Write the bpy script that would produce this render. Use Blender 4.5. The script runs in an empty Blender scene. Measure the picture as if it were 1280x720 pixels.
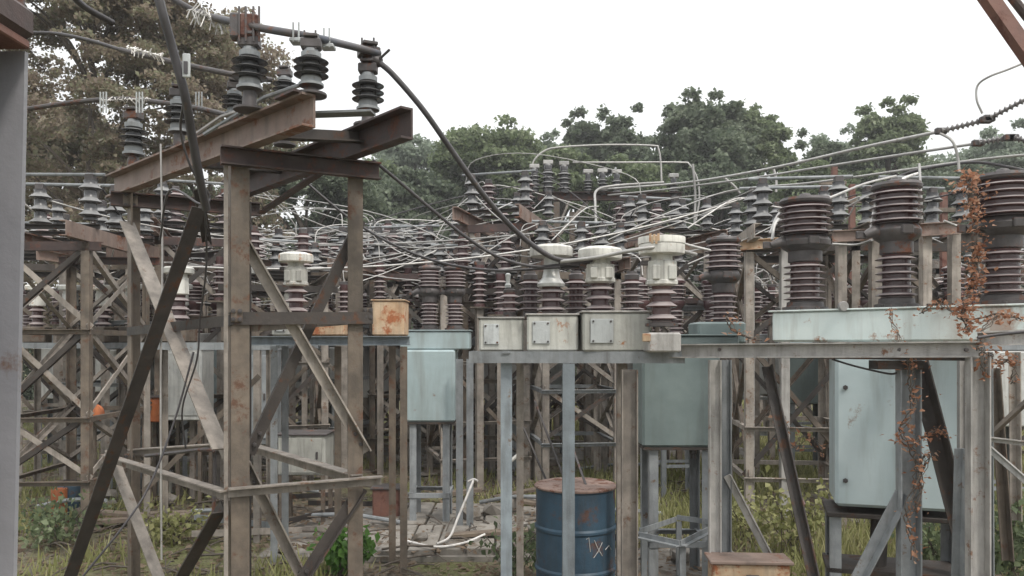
import bpy, math, random
import numpy as np
from mathutils import Vector, Matrix
R = math.radians
random.seed(11); rng = np.random.default_rng(11)
scn = bpy.context.scene
COL = scn.collection

# ------------------------------------------------------------------ camera
F = 1000.0; CX = 640.0; HY = 430.0; CH = 1.9        # focal length, centre, horizon in photo pixels; eye height in metres
cam_d = bpy.data.cameras.new('camera'); cam = bpy.data.objects.new('camera', cam_d); COL.objects.link(cam)
cam.location = (0, 0, CH); cam.rotation_euler = (R(90), 0, 0)
cam_d.sensor_width = 36; cam_d.lens = 36 * F / 1280; cam_d.shift_y = (HY - 360) / 1280
cam_d.clip_start = 0.05; cam_d.clip_end = 2000
scn.camera = cam
def at(px, py, Y):
    return Vector(((px - CX) * Y / F, Y, CH + (HY - py) * Y / F))

# ------------------------------------------------------------------ sky and sun (overcast)
w = bpy.data.worlds.new('World'); scn.world = w; w.use_nodes = True
nt = w.node_tree; nt.nodes.clear()
wo = nt.nodes.new('ShaderNodeOutputWorld'); bg = nt.nodes.new('ShaderNodeBackground')
sky = nt.nodes.new('ShaderNodeTexSky'); sky.sky_type = 'NISHITA'; sky.sun_disc = False
sky.sun_elevation = R(52); sky.sun_rotation = R(35); sky.dust_density = 4
tc = nt.nodes.new('ShaderNodeTexCoord'); mp = nt.nodes.new('ShaderNodeMapping'); mp.inputs['Scale'].default_value = (1, 1, 2.6)
ns = nt.nodes.new('ShaderNodeTexNoise'); ns.inputs['Scale'].default_value = 2.2; ns.inputs['Detail'].default_value = 5
cr = nt.nodes.new('ShaderNodeValToRGB')
cr.color_ramp.elements[0].position = .3; cr.color_ramp.elements[0].color = (7.3, 7.45, 7.5, 1)
cr.color_ramp.elements[1].position = .7; cr.color_ramp.elements[1].color = (8.5, 8.6, 8.6, 1)
mx = nt.nodes.new('ShaderNodeMix'); mx.data_type = 'RGBA'; mx.inputs[0].default_value = .93
L = nt.links
L.new(tc.outputs['Generated'], mp.inputs['Vector']); L.new(mp.outputs[0], ns.inputs['Vector']); L.new(ns.outputs[0], cr.inputs[0])
L.new(sky.outputs[0], mx.inputs[6]); L.new(cr.outputs[0], mx.inputs[7]); # an overcast dome: brighter overhead than at the horizon
sx = nt.nodes.new('ShaderNodeSeparateXYZ'); zr = nt.nodes.new('ShaderNodeMapRange'); zr.inputs[1].default_value = .0; zr.inputs[2].default_value = 1; zr.inputs[3].default_value = .80; zr.inputs[4].default_value = 1.75
vm = nt.nodes.new('ShaderNodeVectorMath'); vm.operation = 'SCALE'
L.new(tc.outputs['Generated'], sx.inputs[0]); L.new(sx.outputs[2], zr.inputs[0]); L.new(mx.outputs[2], vm.inputs[0]); L.new(zr.outputs[0], vm.inputs['Scale']); L.new(vm.outputs[0], bg.inputs[0])
bg.inputs[1].default_value = 0.1; L.new(bg.outputs[0], wo.inputs[0])
sd = bpy.data.lights.new('sun', 'SUN'); sun = bpy.data.objects.new('sun', sd); COL.objects.link(sun)
sd.energy = 1.5; sd.angle = R(10); sd.color = (1, .94, .86)
# sun behind and to the right of the camera, high
sun.rotation_euler = (R(38), 0, R(35))
scn.view_settings.view_transform = 'Standard'; scn.view_settings.look = 'None'
scn.view_settings.exposure = 0.55; scn.view_settings.gamma = 1
scn.render.engine = 'CYCLES'
scn.cycles.max_bounces = 5; scn.cycles.diffuse_bounces = 3; scn.cycles.transparent_max_bounces = 6

# ------------------------------------------------------------------ object helpers
def tag(o, label=None, cat=None, group=None, kind=None):
    if label: o['label'] = label
    if cat: o['category'] = cat
    if group: o['group'] = group
    if kind: o['kind'] = kind
    return o
def thing(name, label, cat, loc, group=None, rz=0):
    o = bpy.data.objects.new(name, None); COL.objects.link(o)
    o.empty_display_size = .1
    o.location = loc; o.rotation_euler.z = rz
    return tag(o, label, cat, group)
def wloc(o):
    v = Vector((0, 0, 0))
    while o is not None:
        v += o.location; o = o.parent
    return v
KIDS = {}
def copy_tree(o, parent=None):
    c = o.copy(); COL.objects.link(c); c.parent = parent
    if parent is not None: KIDS.setdefault(parent.name, []).append(c)
    for ch in list(KIDS.get(o.name, [])): copy_tree(ch, c)
    return c
def nrm(v): return v.normalized() if v.length > 1e-9 else Vector((0, 0, 1))
def frame(d, hint=None):
    d = nrm(d)
    h = Vector(hint) if hint is not None else (Vector((0, 0, 1)) if abs(d.z) < .95 else Vector((0, 1, 0)))
    u = h - d * h.dot(d)
    if u.length < 1e-4:
        h = Vector((1, 0, 0)); u = h - d * h.dot(d)
    u.normalize(); return d, u, d.cross(u)
class MB:
    def __init__(s): s.v = []; s.f = []
    def add(s, vs, fs):
        n = len(s.v); s.v += [tuple(q) for q in vs]; s.f += [tuple(i + n for i in f) for f in fs]; return s
    def sweep(s, prof, p0, p1, u, v):
        p0 = Vector(p0); p1 = Vector(p1); n = len(prof)
        vs = [p0 + u * a + v * b for a, b in prof] + [p1 + u * a + v * b for a, b in prof]
        d = p1 - p0
        fs = [(i, (i + 1) % n, (i + 1) % n + n, i + n) for i in range(n)]
        # orientation
        area = sum(prof[i][0] * prof[(i + 1) % n][1] - prof[(i + 1) % n][0] * prof[i][1] for i in range(n))
        flip = (area * u.cross(v).dot(d)) < 0
        fs += [tuple(reversed(range(n))), tuple(range(n, 2 * n))]
        if flip: fs = [tuple(reversed(f)) for f in fs]
        return s.add(vs, fs)
    def box(s, c, size, rz=0, ch=0):
        c = Vector(c); x, y, z = [q / 2 for q in size]
        if ch <= 0:
            pr = [(-x, -y), (x, -y), (x, y), (-x, y)]
            rings = [(-z, pr), (z, pr)]
        else:
            def rr(e, k): 
                X = x - e; Y = y - e
                return [(-X, -Y + k), (-X + k, -Y), (X - k, -Y), (X, -Y + k), (X, Y - k), (X - k, Y), (-X + k, Y), (-X, Y - k)]
            rings = [(-z, rr(ch, ch * .3)), (-z + ch, rr(0, ch)), (z - ch, rr(0, ch)), (z, rr(ch, ch * .3))]
        m = Matrix.Rotation(rz, 3, 'Z'); n = len(rings[0][1]); vs = []; fs = []
        for zz, pr in rings:
            for a, b in pr: vs.append(c + m @ Vector((a, b, zz)))
        for k in range(len(rings) - 1):
            for i in range(n):
                j = (i + 1) % n; fs.append((k * n + i, k * n + j, k * n + n + j, k * n + n + i))
        fs.append(tuple(reversed(range(n)))); fs.append(tuple(range((len(rings) - 1) * n, len(rings) * n)))
        return s.add(vs, fs)
    def bar(s, p0, p1, a, b, hint=None):
        p0 = Vector(p0); p1 = Vector(p1); d, u, v = frame(p1 - p0, hint)
        return s.sweep([(-a / 2, -b / 2), (a / 2, -b / 2), (a / 2, b / 2), (-a / 2, b / 2)], p0, p1, u, v)
    def angle(s, p0, p1, u, v, w_, t):
        p0 = Vector(p0); p1 = Vector(p1); d = nrm(p1 - p0); u = Vector(u); v = Vector(v)
        u = nrm(u - d * u.dot(d)); v = v - d * v.dot(d); v = nrm(v - u * v.dot(u))
        return s.sweep([(0, 0), (w_, 0), (w_, t), (t, t), (t, w_), (0, w_)], p0, p1, u, v)
    def channel(s, p0, p1, up, side, h, b, t):
        """web height h along up, flanges of width b pointing to side"""
        p0 = Vector(p0); p1 = Vector(p1); d = nrm(p1 - p0); u = Vector(up); u = nrm(u - d * u.dot(d))
        v = Vector(side); v = v - d * v.dot(d); v = nrm(v - u * v.dot(u))
        return s.sweep([(-h/2, 0), (h/2, 0), (h/2, b), (h/2 - t, b), (h/2 - t, t), (-h/2 + t, t), (-h/2 + t, b), (-h/2, b)], p0, p1, u, v)
    def tube(s, pts, r, n=8, cap=True):
        pts = [Vector(p) for p in pts]; k = len(pts); vs = []; fs = []
        rs = r if isinstance(r, (list, tuple)) else [r] * k
        d, u, v = frame(pts[1] - pts[0])
        for i, p in enumerate(pts):
            if 0 < i < k - 1: t = nrm(pts[i + 1] - pts[i - 1])
            elif i == 0: t = nrm(pts[1] - pts[0])
            else: t = nrm(pts[-1] - pts[-2])
            u = nrm(u - t * u.dot(t)); v = t.cross(u)
            for j in range(n):
                a = 2 * math.pi * j / n; vs.append(p + (u * math.cos(a) + v * math.sin(a)) * rs[i])
        for i in range(k - 1):
            for j in range(n):
                q = (j + 1) % n; fs.append((i * n + j, i * n + q, (i + 1) * n + q, (i + 1) * n + j))
        if cap: fs.append(tuple(reversed(range(n)))); fs.append(tuple(range((k - 1) * n, k * n)))
        return s.add(vs, fs)
    def lathe(s, prof, base, axis=(0, 0, 1), n=20):
        """prof: list of (radius, height)"""
        base = Vector(base); d, u, v = frame(Vector(axis)); vs = []; fs = []; k = len(prof)
        for r_, z in prof:
            for j in range(n):
                a = 2 * math.pi * j / n; vs.append(base + d * z + (u * math.cos(a) + v * math.sin(a)) * max(r_, .0005))
        for i in range(k - 1):
            for j in range(n):
                q = (j + 1) % n; fs.append((i * n + j, i * n + q, (i + 1) * n + q, (i + 1) * n + j))
        fs.append(tuple(reversed(range(n)))); fs.append(tuple(range((k - 1) * n, k * n)))
        return s.add(vs, fs)
    def build(s, name, mat, parent=None, smooth=True, ang=34, loc=None):
        o0 = wloc(parent) if parent is not None else (Vector(loc) if loc is not None else Vector((0, 0, 0)))
        me = bpy.data.meshes.new(name)
        me.from_pydata([(x - o0.x, y - o0.y, z - o0.z) for x, y, z in s.v], [], s.f)
        me.materials.append(mat)
        if smooth:
            me.polygons.foreach_set('use_smooth', [True] * len(me.polygons)); me.set_sharp_from_angle(angle=R(ang))
        me.update()
        o = bpy.data.objects.new(name, me); COL.objects.link(o)
        if parent is not None: o.parent = parent; KIDS.setdefault(parent.name, []).append(o)
        elif loc is not None: o.location = loc
        return o

# ------------------------------------------------------------------ materials
def new_mat(name):
    m = bpy.data.materials.new(name); m.use_nodes = True; n = m.node_tree; n.nodes.clear()
    o = n.nodes.new('ShaderNodeOutputMaterial'); b = n.nodes.new('ShaderNodeBsdfPrincipled'); n.links.new(b.outputs[0], o.inputs[0])
    return m, n, b
def mixc(n, fac, a, b, blend='MIX'):
    x = n.nodes.new('ShaderNodeMix'); x.data_type = 'RGBA'; x.blend_type = blend
    for k, s in ((0, fac), (6, a), (7, b)):
        if hasattr(s, 'is_linked') or hasattr(s, 'links'): n.links.new(s, x.inputs[k])
        elif k == 0: x.inputs[0].default_value = s
        else: x.inputs[k].default_value = (*s, 1)
    return x.outputs[2]
def ramp(n, src, lo, hi):
    r = n.nodes.new('ShaderNodeMapRange'); r.inputs[1].default_value = lo; r.inputs[2].default_value = hi
    n.links.new(src, r.inputs[0]); return r.outputs[0]
def noise(n, vec, scale, detail=6, rough=.6, sc=None):
    if sc:
        mp = n.nodes.new('ShaderNodeMapping'); mp.inputs['Scale'].default_value = sc; n.links.new(vec, mp.inputs['Vector']); vec = mp.outputs[0]
    x = n.nodes.new('ShaderNodeTexNoise'); x.inputs['Scale'].default_value = scale; x.inputs['Detail'].default_value = detail
    x.inputs['Roughness'].default_value = rough; n.links.new(vec, x.inputs['Vector']); return x.outputs[0]
def coords(n):
    t = n.nodes.new('ShaderNodeTexCoord'); oi = n.nodes.new('ShaderNodeObjectInfo')
    m = n.nodes.new('ShaderNodeMath'); m.operation = 'MULTIPLY'; m.inputs[1].default_value = 37; n.links.new(oi.outputs['Random'], m.inputs[0])
    a = n.nodes.new('ShaderNodeVectorMath'); a.operation = 'ADD'; n.links.new(t.outputs['Object'], a.inputs[0]); n.links.new(m.outputs[0], a.inputs[1])
    return a.outputs[0], oi.outputs['Random']
def worn(name, base, base2, rust=(.16, .065, .028), amt=.35, dirt=(.06, .052, .045), dirt_amt=.5, rough=.7, metal=0., scale=6, bump=.25, spec=.4):
    m, n, b = new_mat(name); vec, rnd = coords(n)
    c = mixc(n, ramp(n, noise(n, vec, scale, 8, .65), .35, .65), base, base2)
    st = ramp(n, noise(n, vec, scale * 3, 5, .6, (1, 1, .12)), .48, .75)
    mm = n.nodes.new('ShaderNodeMath'); mm.operation = 'MULTIPLY'; mm.inputs[1].default_value = dirt_amt; n.links.new(st, mm.inputs[0])
    c = mixc(n, mm.outputs[0], c, dirt)
    rs = ramp(n, noise(n, vec, scale * 1.3, 10, .72), .66 - amt * .35, .72 - amt * .3)
    rust2 = mixc(n, noise(n, vec, scale * 9, 4), tuple(x * .55 for x in rust), tuple(min(1, x * 1.7) for x in rust))
    c = mixc(n, rs, c, rust2)
    hs = n.nodes.new('ShaderNodeHueSaturation'); n.links.new(c, hs.inputs['Color'])
    mr = n.nodes.new('ShaderNodeMapRange'); mr.inputs[3].default_value = .78; mr.inputs[4].default_value = 1.2; n.links.new(rnd, mr.inputs[0])
    n.links.new(mr.outputs[0], hs.inputs['Value']); c = hs.outputs[0]
    n.links.new(c, b.inputs['Base Color'])
    rr = n.nodes.new('ShaderNodeMapRange'); rr.inputs[3].default_value = rough - .1; rr.inputs[4].default_value = min(1, rough + .2); n.links.new(rs, rr.inputs[0])
    n.links.new(rr.outputs[0], b.inputs['Roughness']); b.inputs['Metallic'].default_value = metal
    b.inputs['Specular IOR Level'].default_value = spec
    bp = n.nodes.new('ShaderNodeBump'); bp.inputs['Strength'].default_value = bump; bp.inputs['Distance'].default_value = .01
    n.links.new(noise(n, vec, scale * 7, 6, .7), bp.inputs['Height'])
    b2_ = n.nodes.new('ShaderNodeBump'); b2_.inputs['Strength'].default_value = .35; b2_.inputs['Distance'].default_value = .05      # shallow dents and waviness
    n.links.new(noise(n, vec, 2.6, 2, .5), b2_.inputs['Height']); n.links.new(b2_.outputs[0], bp.inputs['Normal']); n.links.new(bp.outputs[0], b.inputs['Normal'])
    return m
M = {}
M['brown_steel'] = worn('brown_steel', (.18, .145, .113), (.095, .078, .063), (.11, .062, .042), .3)
M['dark_steel'] = worn('dark_steel', (.06, .05, .044), (.035, .03, .028), (.08, .04, .024), .3)
M['tan_steel'] = worn('tan_steel', (.35, .31, .27), (.19, .168, .148), (.15, .09, .06), .25)
M['rusty_beam'] = worn('rusty_beam', (.27, .205, .175), (.19, .135, .11), (.17, .08, .05), .38, scale=4)
M['dark_beam'] = worn('dark_beam', (.085, .055, .05), (.05, .037, .036), (.12, .055, .04), .35)
M['grey_steel'] = worn('grey_steel', (.29, .305, .315), (.19, .205, .215), (.13, .08, .05), .12, rough=.6)
M['blue_steel'] = worn('blue_steel', (.25, .29, .315), (.18, .205, .225), (.13, .08, .05), .1, rough=.6)
M['cream_steel'] = worn('cream_steel', (.43, .415, .395), (.30, .29, .275), (.17, .09, .055), .2)
M['violet_steel'] = worn('violet_steel', (.27, .268, .285), (.21, .21, .228), (.12, .07, .05), .02, rough=.55, scale=2, dirt_amt=.25)
M['cream_box'] = worn('cream_box', (.50, .50, .46), (.38, .38, .35), (.25, .11, .05), .17, rough=.5, scale=5)
M['white_cap'] = worn('white_cap', (.74, .73, .68), (.56, .55, .51), (.33, .15, .07), .2, rough=.6, scale=7, dirt_amt=.5)
M['head_paint'] = worn('head_paint', (.58, .57, .53), (.42, .42, .39), (.25, .13, .07), .12, rough=.6, dirt_amt=.7)
M['alu_body'] = worn('alu_body', (.5, .5, .48), (.38, .39, .38), (.2, .12, .07), .08, rough=.45, metal=.3, dirt_amt=.45)
M['pale_tank'] = worn('pale_tank', (.54, .63, .65), (.47, .565, .585), (.22, .12, .07), .07, rough=.45, scale=2.5, dirt=(.22, .22, .19), dirt_amt=.6, bump=.1)
M['rust_header'] = worn('rust_header', (.70, .77, .74), (.62, .70, .68), (.28, .12, .055), .24, rough=.5, scale=3.2, dirt=(.22, .17, .12), dirt_amt=.5, bump=.12)
M['hang_tank'] = worn('hang_tank', (.39, .475, .49), (.33, .41, .42), (.2, .11, .07), .08, rough=.5, scale=2.5, dirt=(.2, .2, .18), dirt_amt=.6, bump=.1)
_m = M['rust_header']; _n = _m.node_tree; _b = [q for q in _n.nodes if q.type == 'BSDF_PRINCIPLED'][0]; _src = _b.inputs['Base Color'].links[0].from_socket
_t = _n.nodes.new('ShaderNodeTexCoord'); _s = _n.nodes.new('ShaderNodeSeparateXYZ'); _n.links.new(_t.outputs['Object'], _s.inputs[0])
_x = ramp(_n, _s.outputs[0], .05, .55); _nn = noise(_n, _t.outputs['Object'], 5, 8, .7, (1, 1, .5)); _ml = _n.nodes.new('ShaderNodeMath'); _ml.operation = 'MULTIPLY'
_n.links.new(_x, _ml.inputs[0]); _n.links.new(ramp(_n, _nn, .44, .56), _ml.inputs[1])
_n.links.new(mixc(_n, _ml.outputs[0], _src, (.30, .13, .06)), _b.inputs['Base Color'])
M['green_tank'] = worn('green_tank', (.17, .21, .205), (.13, .165, .165), (.14, .08, .05), .08, rough=.45, scale=2.5, dirt_amt=.4, bump=.1)
M['orange_rust'] = worn('orange_rust', (.56, .44, .31), (.45, .29, .17), (.30, .11, .05), .42, scale=6, rough=.75)
M['rust_red'] = worn('rust_red', (.20, .095, .07), (.14, .07, .055), (.1, .04, .03), .4)
M['drum_blue'] = worn('drum_blue', (.05, .10, .15), (.035, .065, .095), (.10, .055, .042), .36, rough=.55, scale=4)
M['drum_rust'] = worn('drum_rust', (.33, .23, .19), (.2, .13, .105), (.12, .05, .03), .4)
M['dark_metal'] = worn('dark_metal', (.10, .09, .09), (.06, .055, .055), (.12, .05, .03), .3, rough=.55, metal=.2)
M['conc'] = worn('conc', (.27, .25, .225), (.19, .175, .155), (.12, .1, .08), .38, dirt=(.11, .10, .085), rough=.9, scale=3, bump=.5, spec=.2)
M['wire_pale'] = worn('wire_pale', (.46, .45, .43), (.34, .33, .32), (.2, .16, .12), .1, rough=.5, metal=.3, dirt_amt=.3)
M['wire_white'] = worn('wire_white', (.72, .7, .68), (.6, .58, .55), (.3, .25, .2), .05, rough=.5)
M['wire_dark'] = worn('wire_dark', (.07, .065, .07), (.045, .042, .045), (.1, .07, .05), .1, rough=.55)
M['tube_blue'] = worn('tube_blue', (.075, .085, .105), (.10, .085, .08), (.13, .06, .04), .25, rough=.45, metal=.3)
M['orange_paint'] = worn('orange_paint', (.5, .17, .06), (.4, .12, .05), (.2, .06, .03), .2)
M['timber'] = worn('timber', (.2, .16, .12), (.13, .1, .08), (.08, .06, .045), .3, rough=.9)
M['plate'] = worn('plate', (.46, .48, .48), (.38, .4, .4), (.2, .12, .08), .05, rough=.4)
def porcelain(name, c1, c2, dust=(.21, .18, .165)):
    m, n, b = new_mat(name); vec, rnd = coords(n)
    c = mixc(n, rnd, c1, c2)
    g = n.nodes.new('ShaderNodeNewGeometry'); sp = n.nodes.new('ShaderNodeSeparateXYZ'); n.links.new(g.outputs['Normal'], sp.inputs[0])
    up = ramp(n, sp.outputs['Z'], .25, .6)                       # dust that settles on the upper faces of the sheds
    ml = n.nodes.new('ShaderNodeMath'); ml.operation = 'MULTIPLY'; n.links.new(up, ml.inputs[0]); n.links.new(ramp(n, noise(n, vec, 9, 6), .1, .55), ml.inputs[1])
    c = mixc(n, ml.outputs[0], c, dust)
    n.links.new(c, b.inputs['Base Color'])
    rr = n.nodes.new('ShaderNodeMapRange'); rr.inputs[3].default_value = .22; rr.inputs[4].default_value = .8; n.links.new(ml.outputs[0], rr.inputs[0]); n.links.new(rr.outputs[0], b.inputs['Roughness'])
    b.inputs['Specular IOR Level'].default_value = .6
    return m
M['porc_brown'] = porcelain('porc_brown', (.066, .034, .038), (.10, .052, .052), (.31, .27, .265))
M['porc_grey'] = porcelain('porc_grey', (.03, .03, .033), (.05, .048, .05), (.24, .24, .24))
M['porc_pale'] = porcelain('porc_pale', (.13, .12, .12), (.17, .16, .155), (.3, .29, .28))
M['porc_white'] = porcelain('porc_white', (.45, .44, .42), (.55, .54, .5), (.4, .38, .35))
def leafmat(name, cols, sc=.5, transl=.5, rough=.6):
    m, n, b = new_mat(name); g = n.nodes.new('ShaderNodeNewGeometry'); t = n.nodes.new('ShaderNodeTexCoord')
    cr = n.nodes.new('ShaderNodeValToRGB'); el = cr.color_ramp.elements
    while len(el) < len(cols): el.new(.5)
    for i, c in enumerate(cols): el[i].position = i / (len(cols) - 1); el[i].color = (*c, 1)
    mul = n.nodes.new('ShaderNodeMath'); mul.operation = 'MULTIPLY_ADD'; mul.inputs[1].default_value = .55
    n.links.new(g.outputs['Random Per Island'], mul.inputs[0])
    nz = noise(n, t.outputs['Object'], sc, 3); sb = n.nodes.new('ShaderNodeMapRange'); sb.inputs[1].default_value = .3; sb.inputs[2].default_value = .7; sb.inputs[4].default_value = .45
    n.links.new(nz, sb.inputs[0]); n.links.new(sb.outputs[0], mul.inputs[2]); n.links.new(mul.outputs[0], cr.inputs[0])
    n.links.new(cr.outputs[0], b.inputs['Base Color']); b.inputs['Roughness'].default_value = rough
    b.inputs['Specular IOR Level'].default_value = .35
    tr = n.nodes.new('ShaderNodeBsdfTranslucent'); n.links.new(cr.outputs[0], tr.inputs[0])
    ms = n.nodes.new('ShaderNodeMixShader'); ms.inputs[0].default_value = transl
    n.links.new(b.outputs[0], ms.inputs[1]); n.links.new(tr.outputs[0], ms.inputs[2])
    n.links.new(ms.outputs[0], n.nodes['Material Output'].inputs[0]); return m
M['leaf_green'] = leafmat('leaf_green', [(.07, .09, .055), (.11, .145, .075), (.2, .245, .13), (.42, .46, .32)])
M['leaf_deep'] = leafmat('leaf_deep', [(.065, .085, .06), (.095, .125, .08), (.17, .205, .135), (.38, .42, .32)])
M['leaf_pale'] = leafmat('leaf_pale', [(.16, .19, .15), (.2, .24, .185), (.26, .31, .23), (.36, .4, .32)])
M['leaf_brown'] = leafmat('leaf_brown', [(.16, .125, .10), (.26, .205, .16), (.33, .28, .21), (.24, .25, .15), (.52, .48, .42)], .8)
M['leaf_dry'] = leafmat('leaf_dry', [(.18, .075, .045), (.32, .15, .085), (.45, .25, .16), (.55, .41, .31)], 9)
M['leaf_bright'] = leafmat('leaf_bright', [(.05, .11, .025), (.09, .19, .04), (.14, .27, .06)], 4)
M['grass'] = leafmat('grass', [(.14, .15, .055), (.22, .23, .085), (.33, .32, .15), (.40, .36, .22)], .7, .3)
M['litter'] = leafmat('litter', [(.10, .065, .045), (.18, .13, .09), (.27, .2, .14), (.34, .28, .22)], 1)
M['bark'] = worn('bark', (.14, .115, .095), (.09, .075, .062), (.06, .05, .04), .3, rough=.95, scale=3, bump=.8)

# ------------------------------------------------------------------ the ground
def ground_h(x, y):
    return .035 * math.sin(x * 1.3 + y * .7) * math.sin(y * .9 - x * .4) + .012 * math.sin(x * 4.1) * math.sin(y * 3.3)
def build_ground():
    xs = sorted(set([-400, -200, -100, -60, -40, -30] + [i * .5 for i in range(-50, 51)] + [30, 40, 60, 100, 200, 400]))
    ys = sorted(set([-60, -30, -15, -8, -4] + [i * .4 for i in range(0, 80)] + [34, 38, 44, 55, 80, 130, 250, 500, 900]))
    mb = MB(); nx = len(xs)
    for y in ys:
        for x in xs:
            k = 1 if (abs(x) < 25 and 0 < y < 32) else 0
            mb.v.append((x, y, ground_h(x, y) * k - .02))
    for j in range(len(ys) - 1):
        for i in range(nx - 1):
            a = j * nx + i; mb.f.append((a, a + 1, a + nx + 1, a + nx))
    m, n, b = new_mat('earth_and_grass'); t = n.nodes.new('ShaderNodeTexCoord'); v = t.outputs['Object']
    c = mixc(n, ramp(n, noise(n, v, 3, 8, .7), .35, .65), (.15, .125, .10), (.25, .215, .175))
    c = mixc(n, ramp(n, noise(n, v, .5, 6, .65), .44, .56), c, (.16, .165, .075))
    c = mixc(n, ramp(n, noise(n, v, 25, 4, .7), .5, .7), c, (.085, .075, .05))
    n.links.new(c, b.inputs['Base Color']); b.inputs['Roughness'].default_value = .95; b.inputs['Specular IOR Level'].default_value = .15
    bp = n.nodes.new('ShaderNodeBump'); bp.inputs['Strength'].default_value = .8; bp.inputs['Distance'].default_value = .05
    n.links.new(noise(n, v, 14, 8, .75), bp.inputs['Height']); n.links.new(bp.outputs[0], b.inputs['Normal'])
    tag(mb.build('ground', m, ang=80), kind='structure')
build_ground()
# concrete path crossing the yard and slabs round the plinths
PATH = []
def slab(px0, Y0, px1, Y1, z=.07, name='path'):
    """thin concrete slab, corners given as near edge Y0 and far edge Y1"""
    mb = MB()
    x0 = (px0 - CX) * Y0 / F; x1 = (px1 - CX) * Y0 / F
    k = 5
    for i in range(k):
        a = x0 + (x1 - x0) * i / k; bq = x0 + (x1 - x0) * (i + 1) / k
        cx = (a + bq) / 2
        o = MB().box((cx, (Y0 + Y1) / 2, z / 2 - .04 + random.uniform(-.012, .012)), (bq - a - .02, Y1 - Y0, z + .08), random.uniform(-.012, .012), .008)
        PATH.append((a, bq, Y0, Y1))
        yield o
root = MB().box((-.6, 13.6, 0), (9.5, 1.5, .03)).build('path', M['conc'], smooth=False); tag(root, kind='structure')
PATH.append((-5.4, 4.2, 12.85, 14.35))
for o in slab(170, 12.9, 960, 14.3, .05): o.build('slab', M['conc'], root)
root2 = MB().box((-.95, 8.15, 0), (2.6, 2.2, .05)).build('equipment_plinth', M['conc'], smooth=False); tag(root2, kind='structure')
PATH.append((-2.3, .4, 7.0, 9.3))
for o in slab(470, 7.1, 655, 8.1, .08): o.build('slab', M['conc'], root2)
for o in slab(460, 8.13, 640, 9.2, .08): o.build('slab', M['conc'], root2)
root3 = MB().box((3.1, 5.7, 0), (2.6, 1.3, .05)).build('equipment_plinth', M['conc'], smooth=False); tag(root3, kind='structure')
root4 = MB().box((1.35, 6.75, 0), (1.3, 1.2, .05)).build('equipment_plinth', M['conc'], smooth=False); tag(root4, kind='structure')
PATH += [(1.8, 4.4, 5, 6.4), (.7, 2, 6.1, 7.4)]

# ------------------------------------------------------------------ steel work builders
UP = Vector((0, 0, 1))
def bolts(mb, c, n_, r=.012, h=.012):
    d = nrm(Vector(n_)); mb.lathe([(r, 0), (r, h), (r * .5, h + .001)], Vector(c), d, 6)
def lattice(root, A, B, C, D, z0, z1, levels, wl=.09, ws=.05, mat=None, smat=None, bmat=None, tiers=None, skip=(), plates=True):
    """square lattice tower, corners A B D C going round; parts: leg, strut, brace, foot_plate"""
    cs = {'A': Vector(A), 'B': Vector(B), 'C': Vector(C), 'D': Vector(D)}
    cen = sum(cs.values(), Vector((0, 0, 0))) / 4
    mat = mat or M['brown_steel']; smat = smat or mat; bmat = bmat or smat
    nb = {'A': 'BC', 'B': 'AD', 'C': 'AD', 'D': 'BC'}
    t = .009
    for k, c in cs.items():
        u = cs[nb[k][0]] - c; v = cs[nb[k][1]] - c
        MB().angle(Vector((c.x, c.y, z0)), Vector((c.x, c.y, z1)), u, v, wl, t).build('leg', mat, root)
        if plates:
            MB().box((c.x, c.y, z0 + .01), (.24, .24, .024), .3).build('foot_plate', mat, root)
    faces = [('A', 'B'), ('B', 'D'), ('D', 'C'), ('C', 'A')]
    for fi, (p, q) in enumerate(faces):
        a = cs[p]; b = cs[q]; d = nrm(b - a); inn = nrm(cen - (a + b) / 2)
        out = -inn
        for z in levels:
            if (fi, z) in skip: continue
            pa = Vector((a.x, a.y, z)) + out * .002 - d * .02; pb = Vector((b.x, b.y, z)) + out * .002 + d * .02
            MB().angle(pa, pb, Vector((0, 0, -1)), inn if fi % 2 else out, ws, .006).build('strut', smat, root)
        for ti, (za, zb) in enumerate(tiers or []):
            if (fi, 't', ti) in skip: continue
            o1 = inn * .012; o2 = inn * .024
            MB().angle(Vector((a.x, a.y, za)) + o1, Vector((b.x, b.y, zb)) + o1, UP, inn, ws * 1.1, .006).build('brace', bmat if fi % 2 else M['dark_steel'], root)
            MB().angle(Vector((a.x, a.y, zb)) + o2, Vector((b.x, b.y, za)) + o2, UP, inn, ws * 1.1, .006).build('brace', bmat, root)

def ins_prof(z0, h, rc, rs, n, flat=False):
    """porcelain with n umbrella sheds between z0 and z0+h"""
    pr = [(rc * 1.15, z0)]; p = h / n
    for i in range(n):
        z = z0 + p * i
        pr += [(rc, z + p * .2), (rs * .9, z + p * .28), (rs * .985, z + p * .33), (rs, z + p * .37), (rs * .95, z + p * .43), (rc * 1.2, z + p * .62), (rc, z + p * .72)]
    pr += [(rc * 1.05, z0 + h)]
    return pr
def insulator(parent, base, h, rs, n, mat=None, cap=None, rc=None, seg=20, axis=(0, 0, 1), capf=.17):
    """part 'insulator' (sheds) with sub-parts 'base_cap' and 'top_cap'"""
    mat = mat or M['porc_brown']; cap = cap or M['dark_metal']; rc = rc or rs * .55; ch = h * capf
    o = MB().lathe(ins_prof(ch, h - 2 * ch, rc, rs, n), base, axis, seg).build('insulator', mat, parent, ang=50)
    MB().lathe([(rs * .72, 0), (rs * .72, ch * .3), (rc * 1.15, ch * .4), (rc * 1.12, ch)], base, axis, seg).build('base_cap', cap, o)
    MB().lathe([(rc * 1.1, h - ch), (rc * 1.12, h - ch * .45), (rc * .8, h - ch * .3), (rc * .75, h)], base, axis, seg).build('top_cap', cap, o)
    return o
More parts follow.
